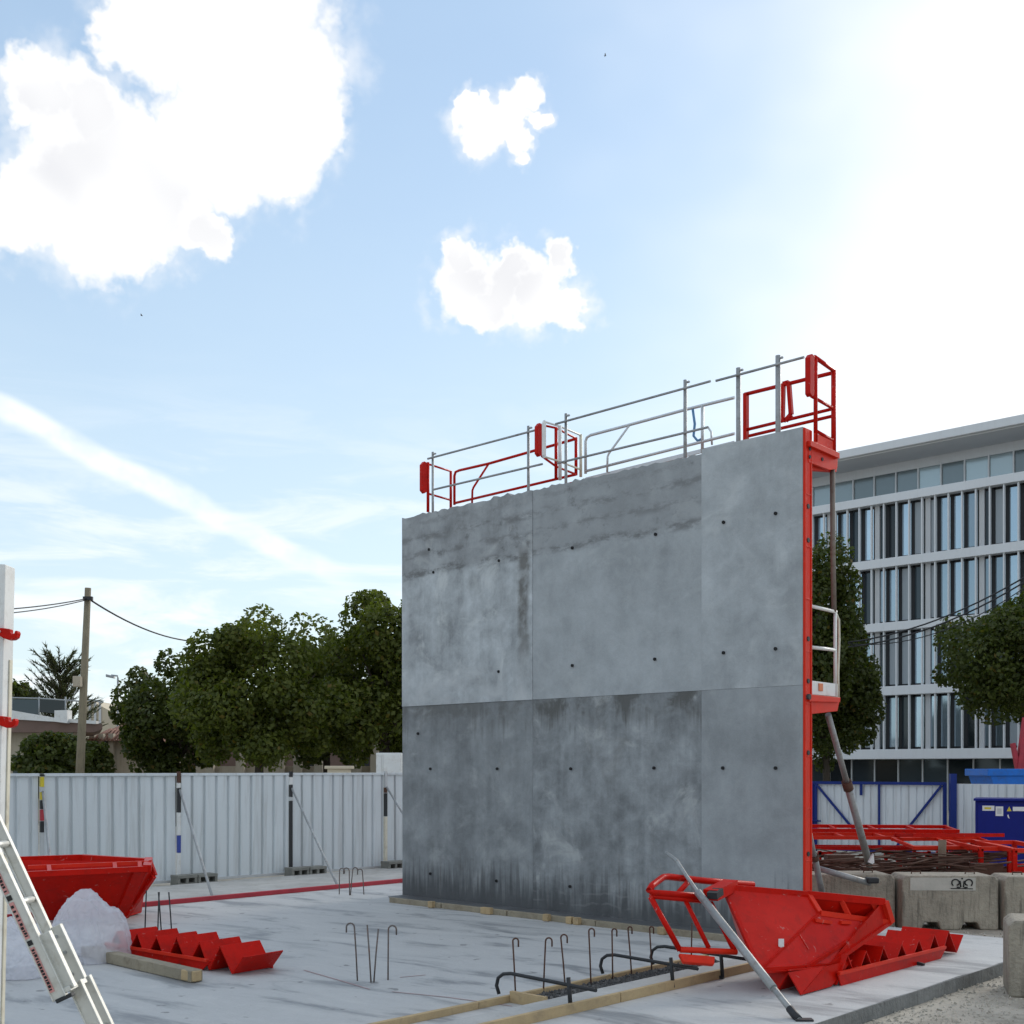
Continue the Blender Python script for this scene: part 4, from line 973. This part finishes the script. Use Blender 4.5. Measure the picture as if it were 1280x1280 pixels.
# dark blue site box
Yb = 24.5; BC = H(1219,1001,Yb); BC.z = 0
BX = Vector((math.cos(-.41), math.sin(-.41), 0)); BY = Vector((-BX.y, BX.x, 0)); hB = H(1219,1001,Yb).z
BoxM = Matrix.Translation(BC+Vector((0,0,GZ))) @ Matrix(((BX.x,BY.x,0,0),(BX.y,BY.y,0,0),(0,0,1,0),(0,0,0,1)))
T = thing('site_store_box', 'dark blue steel store box with white labels in front of the hoarding', 'store box', mat=BoxM)
hh = hB-GZ
MB().box((.95,.55,hh/2), (1.9,1.1,hh)).build('body', M['blue'], T, bevel=.012, local=True)
MB().box((.95,.53,hh+.025), (1.96,1.2,.05)).build('lid', M['blue'], T, bevel=.008, local=True)
for x in (.49, 1.42): MB().box((x,-.012,hh/2-.02), (.88,.02,hh-.12)).build('door', M['blue'], T, bevel=.006, local=True)
def bl(px, py):
    q = on_plane(px, py, BC-BY*.026, BY)-BC; return Vector((q.dot(BX), q.dot(BY), q.z-GZ))
def lab(px0, px1, y0, y1, mat, name='label_plate', off=0.):
    a, b = bl(px0,y0), bl(px1,y1); return MB().box(((a.x+b.x)/2, -.026-off, (a.z+b.z)/2), (b.x-a.x,.008,a.z-b.z)).build(name, M[mat], T, local=True)
lab(1228,1243,1007,1013.5,'whitepaint'); lab(1244.5,1254,1008,1020,'whitepaint'); lab(1266,1282,1008.5,1014,'whitepaint'); lab(1230.5,1239,1009,1011.5,'yellow','label_print',.003); lab(1246.5,1252,1010.5,1017.5,'hoardframe','label_print',.003)
MB().prism([bl(1258.5,1014),bl(1264.5,1014),bl(1261.5,1008)], (0,.008,0)).build('warning_triangle', M['yellow'], T, local=True)
MB().prism([bl(1260,1022),bl(1262,1023.5),bl(1260.5,1018),bl(1259,1019)], (0,.01,0)).build('door_latch', M['whitepaint'], T, local=True)
# bright blue skip behind the hoarding
Ys = 33.
T = thing('waste_skip', 'bright blue skip with overhanging rim behind the hoarding', 'skip', Vector((H(1290,970,Ys).x, Ys+.8, GZ)))
a, b = H(1234,961,Ys), H(1410,961,Ys); zt_ = a.z; z2 = H(1237,970,Ys).z
MB().box(((a.x+b.x)/2, Ys+.8, (zt_+z2)/2), (b.x-a.x, 1.7, zt_-z2)).build('rim', M['skyblue'], T, bevel=.02)
mb = MB(); mb.prism([Vector((a.x+.1,Ys,z2)),Vector((b.x-.1,Ys,z2)),Vector((b.x-.7,Ys,GZ+.1)),Vector((a.x+.7,Ys,GZ+.1))], (0,1.6,0)); mb.build('body', M['skyblue'], T)
T = thing('red_machine_mast', 'red steel mast of a site machine rising behind the blue skip', 'machine', Vector((H(1272,960,36).x, 36, GZ)))
for p_, q_, w_ in (((1271,972),(1282,897),.2),((1274,972),(1266,929),.14),((1276,975),(1290,880),.12)):
    MB().bar(H(*p_,36), H(*q_,36), w_, .12).build('mast_bar', M['plainred'], T)
u = H(1272,972,36); MB().box((u.x, 36, (u.z+GZ)/2), (.5,.5,u.z-GZ)).build('base', M['plainred'], T, bevel=.02)

# ================================================================== FOREGROUND: RED HOPPERS, STAIR MOULDS
def hopper(label, a, b, c, d, e, g, h, back):
    """a,b,c far rim, e,d near rim, g,h bottom edge"""
    T = thing('steel_hopper', label, 'hopper', (g+h)/2*1.0, group='red sheet steel hoppers')
    return T
# right hopper
a = H(904,1109,11.0); b = H(1010,1118,11.35); c = H(1104,1127,11.6); d = H(1112,1153,11.35); e = H(1024,1141,10.95); g = H(950,1213,10.38); h = H(1036,1207,10.95)
n1_ = (b-a).cross(g-a).normalized(); e = on_plane(1024,1141,a,n1_)
d = H(1112,1153,e.y+.45); n2_ = (e-g).cross(d-g).normalized(); h = on_plane(1036,1207,g,n2_)
hb = Vector(h)+Vector((.15,.9,0)); gb = Vector(g)+Vector((.05,.95,0))
T = thing('steel_hopper', 'red sheet steel hopper tipped on the slab near the grey prop', 'hopper', Vector((g.x+.3,g.y+.4,0)), group='red sheet steel hoppers')
def edge(T, pts, w, mat='red', h=None, name='edge_bar'):
    for p, q in zip(pts, pts[1:]): MB().bar(p, q, w, h).build(name, M[mat], T)
MB().sheet([a,b,e,g], .012).build('side_sheet', M['red'], T); MB().sheet([g,e,d,h], .012).build('end_sheet', M['red'], T)
MB().sheet([a,c,hb,gb], .012).build('back_sheet', M['red'], T); MB().sheet([c,d,h,hb], .012).build('end_sheet', M['red'], T); MB().sheet([a,g,gb], .012).build('end_sheet', M['red'], T); MB().sheet([g,h,hb,gb], .012).build('bottom_sheet', M['red'], T)
edge(T, [a,b], .06); edge(T, [b,c], .07); edge(T, [b, b.lerp(e,.75)+Vector((0,0,.0)), e], .05, 'red_lit', name='rim_tube'); edge(T, [e,d], .06, 'red_lit', .05, 'rim_tube'); edge(T, [c,d], .09, 'red_lit', .06, 'rim_plate')
edge(T, [b.lerp(c,.42), e.lerp(d,.42)], .04, 'red_lit', name='rim_bar')
MB().sheet([b.lerp(c,.8), c, d, e.lerp(d,.86)], .02).build('rim_plate', M['red_lit'], T)
edge(T, [e,g], .03); edge(T, [g,h], .05); edge(T, [d,h], .04); edge(T, [a,g], .035)
edge(T, [e.lerp(g,.05).lerp(d,.83), g.lerp(h,.62)], .07, h=.03, name='stiffener'); edge(T, [on_plane(999,1169,g,n2_), on_plane(1010,1187,g,n2_)], .02, name='stiffener')
for p_, q_ in (((1018,1150),(1038,1152.5)),((1050,1152.5),(1062,1153))): MB().bar(on_plane(*p_,g,n2_)-Vector((0,.02,0)), on_plane(*q_,g,n2_)-Vector((0,.02,0)), .035, .03).build('handle_bar', M['red_lit'], T)
MB().box(on_plane(975.5,1180.5,g,n1_)-Vector((0,.03,0)), (.05,.012,.11)).build('sticker', M['whitepaint'], T)
# boxed tube end at the far rim
edge(T, [H(888,1119,10.7), H(914,1106,11.1)], .14, h=.10, name='tube_end'); MB().bar(H(890,1120,10.62), H(898,1114,10.74), .10, .06).build('tube_mouth', M['dark'], T)
# W-shaped foot
mb = MB(); wz = [(949,1215),(972,1239),(985,1221),(1001,1245),(1022,1225)]
W3 = [G(949,1231), G(972,1239), G(985,1241), G(1001,1245), G(1030,1236)]
zz = [.16, 0.01, .18, 0.01, .2]
W3 = [Vector((p.x,p.y,z)) for p, z in zip(W3, zz)]
for p, q in zip(W3, W3[1:]): mb.sheet([p, q, q+UP_*.55, p+UP_*.55], .012)
mb.build('folded_foot', M['red'], T)
mb = MB(); mb.sheet([g, h, W3[4], W3[2]+Vector((0,0,.02)), W3[0]], .012); mb.sheet([W3[2],W3[3],W3[4]], .012); mb.sheet([W3[0],W3[1],W3[2]], .004)
mb.build('foot_sheet', M['red'], T)
# folding guardrail hanging off the hopper
T = thing('folding_guardrail', 'red tubular folding guardrail hanging at the side of the hopper', 'guardrail', G(850,1206))
def Q(px, py, Y): return H(px, py, Y)
def tb(pts, r=.024, name='tube_bar', mat='red'): MB().tube(pts, r, 8).build(name, M[mat], T)
tb([Q(942,1106,11.4), Q(880,1101,11.2), Q(836,1096,11.0), Q(829,1096.5,10.95), Q(815,1107,10.7), Q(811.5,1113,10.6), Q(814,1116,10.6), Q(886,1121,10.85)], .032, 'upper_rail')
tb([Q(862,1100,11.1), Q(857,1106,10.9), Q(846,1118.5,10.7)], .026, 'cross_bar')
tb([Q(813,1120,10.6), Q(886,1127,10.85)], .024, 'lower_rail')
tb([Q(813,1121,10.6), Q(850,1188,10.55)], .026, 'upright'); tb([Q(857,1126,10.75), Q(886,1185,10.6)], .022, 'upright'); tb([Q(888,1128,10.85), Q(918,1188,10.65)], .026, 'upright')
tb([Q(850,1187,10.55), Q(921,1190,10.65)], .028, 'bottom_rail', 'red_lit')
mb = MB(); mb.sheet([Q(848,1193,10.5),Q(893,1197,10.55),Q(892,1207,10.5),Q(854,1204,10.45)], .05); mb.build('toe_plate', M['red_lit'], T, bevel=.01)
# long stair-shaped mould behind the hopper
def stair_mould(label, p0, d, L, wd, nt, ht, mat='red'):
    side = Vector((-d.y, d.x, 0)); T = thing('stair_mould', label, 'steel mould', p0+d*(L/2), group='red zigzag steel moulds')
    pit = L/nt; pts = []
    q = random.Random(int(L*100))
    for k in range(nt+1):
        pts.append((k*pit, .015)); 
        if k < nt: pts.append((k*pit+pit*.5+q.uniform(-.02,.02), ht*q.uniform(.9,1.05)))
    for (s0, z0), (s1, z1) in zip(pts, pts[1:]):
        A, B = p0+d*s0+Vector((0,0,z0)), p0+d*s1+Vector((0,0,z1))
        MB().sheet([A, B, B+side*wd, A+side*wd], .012).build('step_sheet', M[mat], T)
    e0 = p0+d*L+Vector((0,0,.015)); e1 = e0+d*.17+Vector((0,0,ht*.62)); MB().sheet([e0, e1, e1+side*wd, e0+side*wd], .012).build('step_sheet', M[mat], T)
    MB().sheet([p0+d*.05-side*.012, p0+d*(L-.45)-side*.012, p0+d*(L-.3)-side*.012+Vector((0,0,.11)), p0-d*.02-side*.012+Vector((0,0,.13))], .014).build('stringer', M[mat], T)
    MB().sheet([p0+side*(wd+.012), p0+d*L+side*(wd+.012), p0+d*L+side*(wd+.012)+Vector((0,0,.1)), p0+side*(wd+.012)+Vector((0,0,.1))], .014).build('stringer', M[mat], T)
    MB().bar(p0-side*.02+Vector((0,0,.12)), p0+d*(L-.35)-side*.02+Vector((0,0,.11)), .03).build('stringer_lip', M['red_lit'], T)
    lug = p0+d*(L*.62)-side*.01
    MB().bar(lug+Vector((0,0,.02)), lug-side*.08+Vector((0,0,.01)), .03).build('lug', M['darkbar'], T)
    return T
pA, pB = G(1046,1233), G(1196,1192); dd_ = (pB-pA).normalized()
stair_mould('long red zigzag steel mould lying by the slab edge', pA, dd_, (pB-pA).length, .52, 7, .27)
pA, pB = G(134,1193), G(290,1219); dd_ = (pB-pA).normalized()
stair_mould('short red zigzag steel mould lying beside the timber beam', pA, dd_, (pB-pA).length, .5, 6, .29)
# left hopper
T = thing('steel_hopper', 'red sheet steel hopper behind the plastic heap and ladder', 'hopper', G(110,1150), group='red sheet steel hoppers')
fa, fb = H(30,1093,14.6), H(184,1086,15.3); ga, gb2 = H(62,1150,15.4), H(157,1146,15.75)
ba, bm, bb2 = H(20,1075,15.9), H(101,1072,16.7), H(185,1077,16.4)
ka, kb = ga+Vector((0,.5,0)), gb2+Vector((.05,.5,0))
MB().sheet([fa,fb,gb2,ga], .012).build('side_sheet', M['red'], T); MB().sheet([fb,H(193,1095,15.7),gb2], .012).build('end_sheet', M['red'], T)
MB().sheet([ba,bb2,kb,ka], .012).build('back_sheet', M['red'], T); MB().sheet([bb2,fb,gb2,kb], .012).build('end_sheet', M['red'], T); MB().sheet([ba,fa,ga,ka], .012).build('end_sheet', M['red'], T); MB().sheet([ga,gb2,kb,ka], .012).build('bottom_sheet', M['red'], T)
edge(T, [fa,fb], .07); edge(T, [ba,bm,bb2], .09, 'red'); edge(T, [H(35,1084,15.0), H(184,1078,15.6)], .045, 'red_lit', name='rim_tube')
edge(T, [fb, H(186,1076,15.9)], .1); edge(T, [H(186,1076,15.6), H(193,1095,15.6)], .07); edge(T, [H(192,1095,15.55), gb2], .06); edge(T, [fb.lerp(fa,.06), gb2.lerp(ga,.08)], .16, h=.05, name='slant_beam')
for px_ in (60, 142, 174): edge(T, [fa.lerp(fb,(px_-30)/154)+Vector((0,.02,0)), H(35,1084,15.0).lerp(H(184,1078,15.6),(px_-35)/149)], .05, name='rim_post')
# grey prop pole leaning on the guardrail
pp = [H(833,1066,11.6), H(846,1076,11.35), H(858,1095,11.0), H(872,1115,10.7), H(950,1214,9.9), H(1000,1277,9.33)]
T = thing('steel_prop', 'long bent grey steel prop leaning on the red folding guardrail', 'prop', G(1000,1277), group='steel props around the wall')
MB().tube(pp[:4]+[pp[3].lerp(pp[4],.2)], .018, 8).build('thin_end', M['prop'], T); MB().tube([pp[3],pp[4],pp[4].lerp(pp[5],.35)], .036, 10).build('tube', M['prop'], T)
MB().tube([pp[4].lerp(pp[5],.3), pp[4].lerp(pp[5],.98)], .026, 8).build('screw_end', M['prop'], T)
MB().tube([pp[4].lerp(pp[5],.75), pp[4].lerp(pp[5],.97)], .034, 8).build('collar', M['darkbar'], T); MB().box(pp[5]+Vector((.03,0,.01)), (.14,.08,.025)).build('foot_plate', M['darkbar'], T)

# ================================================================== SLAB CHANNEL, CLAMPS, STARTER BARS
c0 = G(664,1280); cfar = G(945,1210); LA = UP_
def ch(s, w, z=0.):          # s along the channel from c0, w square to it (away from the slab edge)
    return c0 + LA*s - UW*w + Vector((0,0,z))
Lc = (cfar-c0).dot(LA); s0 = -3.0
AXC = (UW, LA, Zv)
def cbox(name, sa, sb, wa, wb, za, zb, mat, parent, bevel=.003):
    return MB().box(ch((sa+sb)/2, (wa+wb)/2, (za+zb)/2), (abs(wb-wa), sb-sa, zb-za), AXC).build(name, M[mat], parent, bevel)
M['strip'] = pm('pale_mortar_strip', (.36,.365,.36), .85, var=.2, scale=5, bump=.4)
T = thing('edge_formwork', 'timber edged strip with dark aggregate crossing the slab under black clamps', 'formwork', ch(1.5,.4))
for a_, b_ in ((s0,-.6),(-.59,1.15),(1.16,Lc-.05)): cbox('edge_board', a_, b_, .0+R.uniform(-.006,.006), .045, 0, .085, 'timber', T)
cbox('mortar_strip', s0, Lc, .05, .30, -.01, .075, 'strip', T)
for a_, b_ in ((s0,.12),(.13,1.9),(1.92,Lc+.1)): cbox('back_board', a_, b_, .70+R.uniform(-.006,.006), .745, 0, .06, 'timber', T)
cbox('end_board', .50, .54, .30, .70, 0, .10, 'timber', T)
q = random.Random(6); mb = MB()
mb.box(ch((.55+Lc)/2, .5, .012), (.40, Lc-.55, .02), AXC)
for k in range(1500):
    p = ch(q.uniform(.56,Lc), q.uniform(.315,.685), .022+q.uniform(0,.012)); s = q.uniform(.006,.017)
    u = [Vector((q.gauss(0,1),q.gauss(0,1),q.gauss(0,.6))).normalized()*s for _ in range(3)]
    mb.add([p+u[0],p-u[0],p+u[1],p-u[1],p+Vector((0,0,s)),p-Vector((0,0,s))], [(0,2,4),(2,1,4),(1,3,4),(3,0,4),(2,0,5),(1,2,5),(3,1,5),(0,3,5)])
o = mb.build('aggregate', M['gravel'], T); o['kind'] = 'stuff'
for (fx, fy), lab_ in zip(((712,1266),(840,1237),(902,1224)), ('nearest the viewer','in the middle','beside the folding guardrail')):
    p = G(fx, fy); T = thing('shutter_clamp', 'black bent steel bar clamp across the channel, '+lab_, 'clamp', p, group='black clamps across the channel')
    b0 = p - UW*.80
    pts = [b0+Vector((0,0,.05)), b0-UW*.03+Vector((0,0,.12)), b0-UW*.01+Vector((0,0,.19)), b0+UW*.05+Vector((0,0,.23)), b0+UW*.14+Vector((0,0,.245)), p+Vector((0,0,.22))+UW*.28]
    MB().tube(pts, .016, 8).build('clamp_bar', M['darkbar'], T)
    MB().tube([p+Vector((-.01,0,.29)), p+Vector((.01,0,.02))], .018, 8).build('pin', M['darkbar'], T)
    MB().bar(p+Vector((.02,0,.018)), p-UW*.12+Vector((0,-.02,.018)), .04, .03).build('jaw', M['darkbar'], T)
def starters(label, bars, mat='rebar', r=.007, z=0.):
    bs = [G(b[0], b[1], z) for b in bars]; c = sum(bs, Vector())/len(bs); T = thing('starter_bars', label, 'rebar', Vector((c.x,c.y,0)), group='starter bars cast into the slab')
    for (bx,by,tx,ty,hk), p in zip(bars, bs):
        Y = p.y; t = H(tx,ty,Y); pts = [p-Vector((0,0,.03)), p.lerp(t,.5), t-Vector((0,0,.03))]
        if hk:
            w = abs(hk)/F*Y; s = math.copysign(1, hk)
            for k in range(7):
                a_ = PI*k/6; pts.append(t+Vector((s*w/2*(1-math.cos(a_)), 0, w/2*math.sin(a_)-.03)))
            pts.append(pts[-1]-Vector((0,0,.05)))
        MB().tube(pts, r, 6).build('bar', M[mat], T)
starters('row of rusty hooked starter bars rising along the black clamp channel', [(645,1252,641,1172,7),(679,1244,682,1172,8),(707,1236,701,1168,8),(739,1234,736,1160,7),(766,1228,765,1160,6),(790,1222,785,1157,5),(815,1216,812,1157,5),(864,1205,865,1150,0)], 'rust', .0075)
starters('four grey starter bars standing alone mid slab, two hooked', [(447,1226,443,1155,-10),(464,1228,459,1152,0),(467,1228,473,1157,0),(485,1225,485.5,1158,10)], 'rebar', .008)
starters('far cluster of hooked starter bars by the red edge strip', [(424,1118,424.5,1086,6),(437,1119,436.5,1086,-7),(438,1119,441,1085,6),(455,1118,453,1087,-6)], 'rebar', .009)
starters('three thin starter bars rising behind the short zigzag mould', [(181,1166,183,1110,0),(197,1167,199,1112,0),(202,1168,198,1112,0),(215,1170,211,1112,0)], 'darkbar', .009)
# timber beam at left
A, B = G(108,1196), G(246,1228)
T = thing('timber_beam', 'weathered square timber beam lying in front of the red mould', 'timber', (A+B)/2)
MB().bar(A+Vector((0,0,.06)), B+Vector((0,0,.06)), .13, .11).build('beam', M['timber_grey'], T, bevel=.008)
MB().bar(B+Vector((-.05,.0,.065))-(B-A).normalized()*.12, B+Vector((0,0,.06))+(B-A).normalized()*.02, .1, .10).build('split_end', M['timber'], T, bevel=.01)
T = thing('timber_offcut', 'small dark timber offcut beside plastic heap', 'timber', G(131,1190)); MB().box(G(131,1190)+Vector((0,0,.05)), (.16,.12,.08)).build('offcut', M['ply'], T, bevel=.006)

# ------------------------------------------------------------------ plastic sheeting
def plastic_mat():
    m = bpy.data.materials.new('translucent_plastic'); m.use_nodes = True; t = m.node_tree; N = NT(t); t.nodes.clear()
    co = N.n('ShaderNodeTexCoord').outputs['Object']
    vr = N.n('ShaderNodeTexVoronoi', feature='DISTANCE_TO_EDGE'); N.put(vr.inputs['Vector'], N.vmath('ADD', co, N.vmath('SCALE', N.noise(co, 5, 3, color=True), .35))); vr.inputs['Scale'].default_value = 6
    n2 = N.noise(co, 14, 5, .65, 1.2)
    hgt = N.math('ADD', N.math('MULTIPLY', N.ramp(vr.outputs['Distance'], 0, .25), .8), N.math('MULTIPLY', n2, .7))
    bp = N.n('ShaderNodeBump'); bp.inputs['Strength'].default_value = .5; bp.inputs['Distance'].default_value = .03; N.put(bp.inputs['Height'], hgt)
    p = N.n('ShaderNodeBsdfPrincipled'); N.put(p.inputs['Base Color'], N.mix(n2, (.82,.81,.88), (.93,.92,.95))); p.inputs['Roughness'].default_value = .16; p.inputs['Specular IOR Level'].default_value = .8
    t.links.new(bp.outputs[0], p.inputs['Normal'])
    tr = N.n('ShaderNodeBsdfTranslucent'); tr.inputs[0].default_value = (.85,.86,.9,1); tp = N.n('ShaderNodeBsdfTransparent')
    m1 = N.n('ShaderNodeMixShader'); m1.inputs[0].default_value = .5; t.links.new(p.outputs[0], m1.inputs[1]); t.links.new(tr.outputs[0], m1.inputs[2])
    m2 = N.n('ShaderNodeMixShader'); m2.inputs[0].default_value = .42; t.links.new(m1.outputs[0], m2.inputs[1]); t.links.new(tp.outputs[0], m2.inputs[2])
    o = N.n('ShaderNodeOutputMaterial'); t.links.new(m2.outputs[0], o.inputs[0]); return m
M['plastic'] = plastic_mat()
def heap(name, label, c, rad, seed):
    bm = bmesh.new(); bmesh.ops.create_icosphere(bm, subdivisions=6, radius=1)
    off = Vector((seed*3.1, seed*1.7, seed))
    for v in bm.verts:
        p = v.co.copy(); n = p.normalized()
        wv = p + .3*mnoise.noise_vector(p*1.3+off)
        def cr(fr):
            dd2, _ = mnoise.voronoi(wv*fr+off); return dd2[1]-dd2[0]
        k = .93 + .15*mnoise.noise(p*1.4+off) + .20*(.4-min(cr(1.9),.7)) + .09*(.4-min(cr(4.2),.7)) + .035*(.4-min(cr(9),.7))
        if n.z < .15: k += .22*(.15-n.z)*(1+1.5*mnoise.noise(p*4+off))
        q = Vector((n.x*rad[0], n.y*rad[1], max(n.z, -.18)*rad[2]))*k
        q.z = max(q.z, -.1*rad[2]) + .1*rad[2] + .008
        v.co = q
    me = bpy.data.meshes.new(name); bm.to_mesh(me); bm.free()
    for f in me.polygons: f.use_smooth = True
    o = link(name, me, M['plastic']); o.location = c
    return tag(o, label, 'plastic sheet', 'crumpled plastic heaps')
c = G(98,1206); heap('plastic_sheeting', 'crumpled white translucent plastic heap before the red hopper', c+Vector((0,.35,0)), (.40,.36,.60), 2)
c = G(12,1222); heap('plastic_sheeting', 'smaller crumpled plastic heap behind the ladder at picture edge', c+Vector((0,.2,0)), (.36,.36,.48), 5)

# ------------------------------------------------------------------ white formwork panel at the left edge, with red hooks
Yp = 5.6; ang = math.radians(1.3)
zt_ = EYE+(HOR-706)/F*Yp; xe = (2-640)/F*Yp
MPn = Matrix.Translation((H(-13,1000,Yp).x, Yp, 0)) @ Matrix.Rotation(ang,4,'Y')
T = thing('formwork_panel', 'white steel formwork panel with red hooks at the picture edge', 'formwork', mat=MPn)
MB().box((-.75,.02,zt_/2), (1.5-.012,.03,zt_-.02)).build('face_sheet', M['whitepaint'], T, local=True)
MB().box((.001,.03,zt_/2), (.036,.11,zt_)).build('edge_profile', M['whitepaint'], T, bevel=.004, local=True)
mb = MB(); mb.box((.023,.05,zt_/2-.2), (.006,.03,zt_-.5)); mb.build('edge_seal', M['cream_tube'], T, local=True)
for z in (.1, .95, 1.8, zt_-.06): MB().box((-.75,.07,z), (1.46,.07,.07)).build('rib', M['whitepaint'], T, local=True)
for py in (791, 900):
    z = EYE+(HOR-py)/F*Yp; k = .82
    hk = [(-.05,.022),(.02,.022),(.058,.018),(.06,-.002),(.068,-.012),(.082,-.008),(.086,.008),(.098,.010),(.104,-.004),(.098,-.03),(.078,-.044),(.05,-.046),(.02,-.036),(-.02,-.014),(-.05,-.004)]
    mb = MB(); mb.prism([Vector((x*k+.01,-.05,z+zz_*k)) for x,zz_ in hk], (0,.04,0)); mb.build('hook', M['red'], T, bevel=.004, local=True)
    MB().disc((.01,-.055,z+.002), (0,1,0), .006, .01, 8).build('hook_pin', M['galv'], T, local=True)

# ------------------------------------------------------------------ aluminium ladder
L0 = Vector((-2.093, 5.0, 1.358)); LD = Vector((-.42, 0, .907)).normalized(); LN = Vector((LD.z, 0, -LD.x))   # LN: across the rail, to the right
LW = Vector((0,1,0))
foot = L0 - LD*(L0.z/LD.z)
T = thing('extension_ladder', 'aluminium extension ladder with red printed stickers leaning at the picture edge', 'ladder', foot)
AXL = (LN, LW, LD)
def lp(u, w, n=0.): return L0 + LD*u + LW*w + LN*n
def lbox(name, u0, u1, w, wd, n, nd, mat='alu', bevel=.003, parent=None):
    return MB().box(lp((u0+u1)/2, w, n), (nd, wd, u1-u0), AXL).build(name, M[mat], parent or T, bevel)
u_low = -1.48; u_top = 2.2; u_in = -.375; WF = .195
rl = {}
for w, n_, nd in ((0.0, .012, .062), (WF, .0, .044)):
    o = lbox('fly_rail', u_in if w == 0 else -.10, u_top, w, .024, n_, nd)
    for sg in (-1, 1): lbox('rail_flange', u_in if w == 0 else -.10, u_top, w-.014, .012, n_+sg*(nd/2-.002), .007)
    PM[o.name] = Matrix(); rl[w] = o
for k in range(9):
    u = .075+(k-1)*.27
    if u < u_top: MB().tube([lp(u,.0,.008), lp(u,WF,.004)], .016, 8).build('rung', M['alu'], T)
# sleeve on the near rail, bracket plate on the far one, and the base section below
lbox('sleeve', -.355, -.09, .022, .03, .058, .046); lbox('sleeve_lip', -.355, -.09, .012, .034, .083, .008)
lbox('bracket_plate', -.345, -.075, WF, .02, .028, .072); lbox('sleeve_lip', -.345, -.075, WF-.006, .03, .066, .008)
lbox('bracket_tie', -.362, -.338, .10, .22, .05, .04)
for w in (.105, .215):
    lbox('rail', u_low, -.335, w, .024, .052, .062)
    for sg in (-1, 1): lbox('rail_flange', u_low, -.335, w-.014, .012, .052+sg*.029, .007)
for k in range(4):
    u = -1.38+k*.27; MB().tube([lp(u,.105,.052), lp(u,.215,.052)], .014, 8).build('rung', M['alu'], T)
for (u,n_) in ((-.12,.028),(-.2,.035),(-.3,.02)): MB().disc(lp(u, WF-.013, n_), LW, .008, .008, 8).build('rivet', M['greytube'], T)
lbox('end_cap', u_in-.012, u_in+.006, .0, .04, .03, .075, 'darkbar')
# printed sticker strips on the near rail
for (ua, ub) in ((-.335,-.125),(-.085,.085),(.125,.30)):
    st = lbox('sticker', ua, ub, -.0145, .003, -.004, .020, 'stickred', 0); 
    q = random.Random(int(ua*1000)); u = ua+.01
    mb = MB()
    while u < ub-.012:
        l = q.choice((.006,.009,.012)); mb.box(lp(u+l/2, -.017, -.004+q.uniform(-.002,.002)), (.012,.002,l), AXL); u += l+q.choice((.004,.005,.011))
    mb.build('printed_marks', M['black'], rl[0.0])
for u in (-.105, .105): lbox('black_square', u-.011, u+.011, -.0145, .004, -.004, .022, 'black', 0)

# ------------------------------------------------------------------ loose pebbles
def pebbles(name, label, region, count, smin, smax, seed, mat='pebble'):
    q = random.Random(seed); mb = MB()
    for k in range(count):
        p = region(q); s = q.uniform(smin, smax)*q.uniform(.5,1)
        ax = [Vector((q.gauss(0,1),q.gauss(0,1),q.gauss(0,.7))).normalized()*s*q.uniform(.7,1.2) for _ in range(2)]
        mb.add([p+ax[0],p-ax[0],p+ax[1],p-ax[1],p+Vector((0,0,s*.8)),p-Vector((0,0,s*.5))], [(0,2,4),(2,1,4),(1,3,4),(3,0,4),(2,0,5),(1,2,5),(3,1,5),(0,3,5)])
    return tag(mb.build(name, M[mat]), label, 'gravel', kind='stuff')
def reg1(q):
    s = q.uniform(-16, far); w = abs(q.gauss(0, 1.1)) if q.random() < .8 else q.uniform(0,4)
    return W2(xr+.02+w, s, GZ)
pebbles('gravel', 'loose pebbles strewn along the cut slab edge', reg1, 9000, .008, .032, 1)
def reg2(q):
    t = q.random(); return W2(3.2+q.uniform(0,6), far+abs(q.gauss(.25,.4)), GZ+.01) if t < .7 else W2(3.5+q.uniform(0,2.6), far-abs(q.gauss(0,.35)), .0)
pebbles('gravel', 'pale rubble at the foot of the concrete blocks', reg2, 1600, .01, .04, 2)
def reg3(q): return W2(xl-.05-abs(q.gauss(0,.7)), q.uniform(-9,4), GZ+.005)
pebbles('gravel', 'pale stones between the red edge strip and hoarding', reg3, 1500, .012, .04, 3)

# ------------------------------------------------------------------ two birds high in the sky
def bird(label, px, py, Y):
    p = H(px, py, Y); mb = MB(); s = .16
    body = [(-.5,0,.0),(-.2,.09,.02),(.25,.07,.02),(.5,0,.02),(.25,-.07,.02),(-.2,-.09,.02),(0,0,.12),(0,0,-.1)]
    mb.add([p+Vector(v)*s for v in body], [(0,1,6),(1,2,6),(2,3,6),(3,4,6),(4,5,6),(5,0,6),(1,0,7),(2,1,7),(3,2,7),(4,3,7),(5,4,7),(0,5,7)])
    for sg in (-1,1):
        mb.sheet([p+Vector(v)*s for v in ((-.15,sg*.06,.04),(.2,sg*.06,.04),(.12,sg*.5,.32),(-.1,sg*1.05,.2),(-.2,sg*.5,.28))], .01)
    return tag(mb.build('bird', M['black']), label, 'bird', 'birds flying high')
bird('tiny dark bird high above the small middle clouds', 756.5, 69.5, 60)
bird('tiny dark bird under the great white cloud', 177, 394.5, 60)
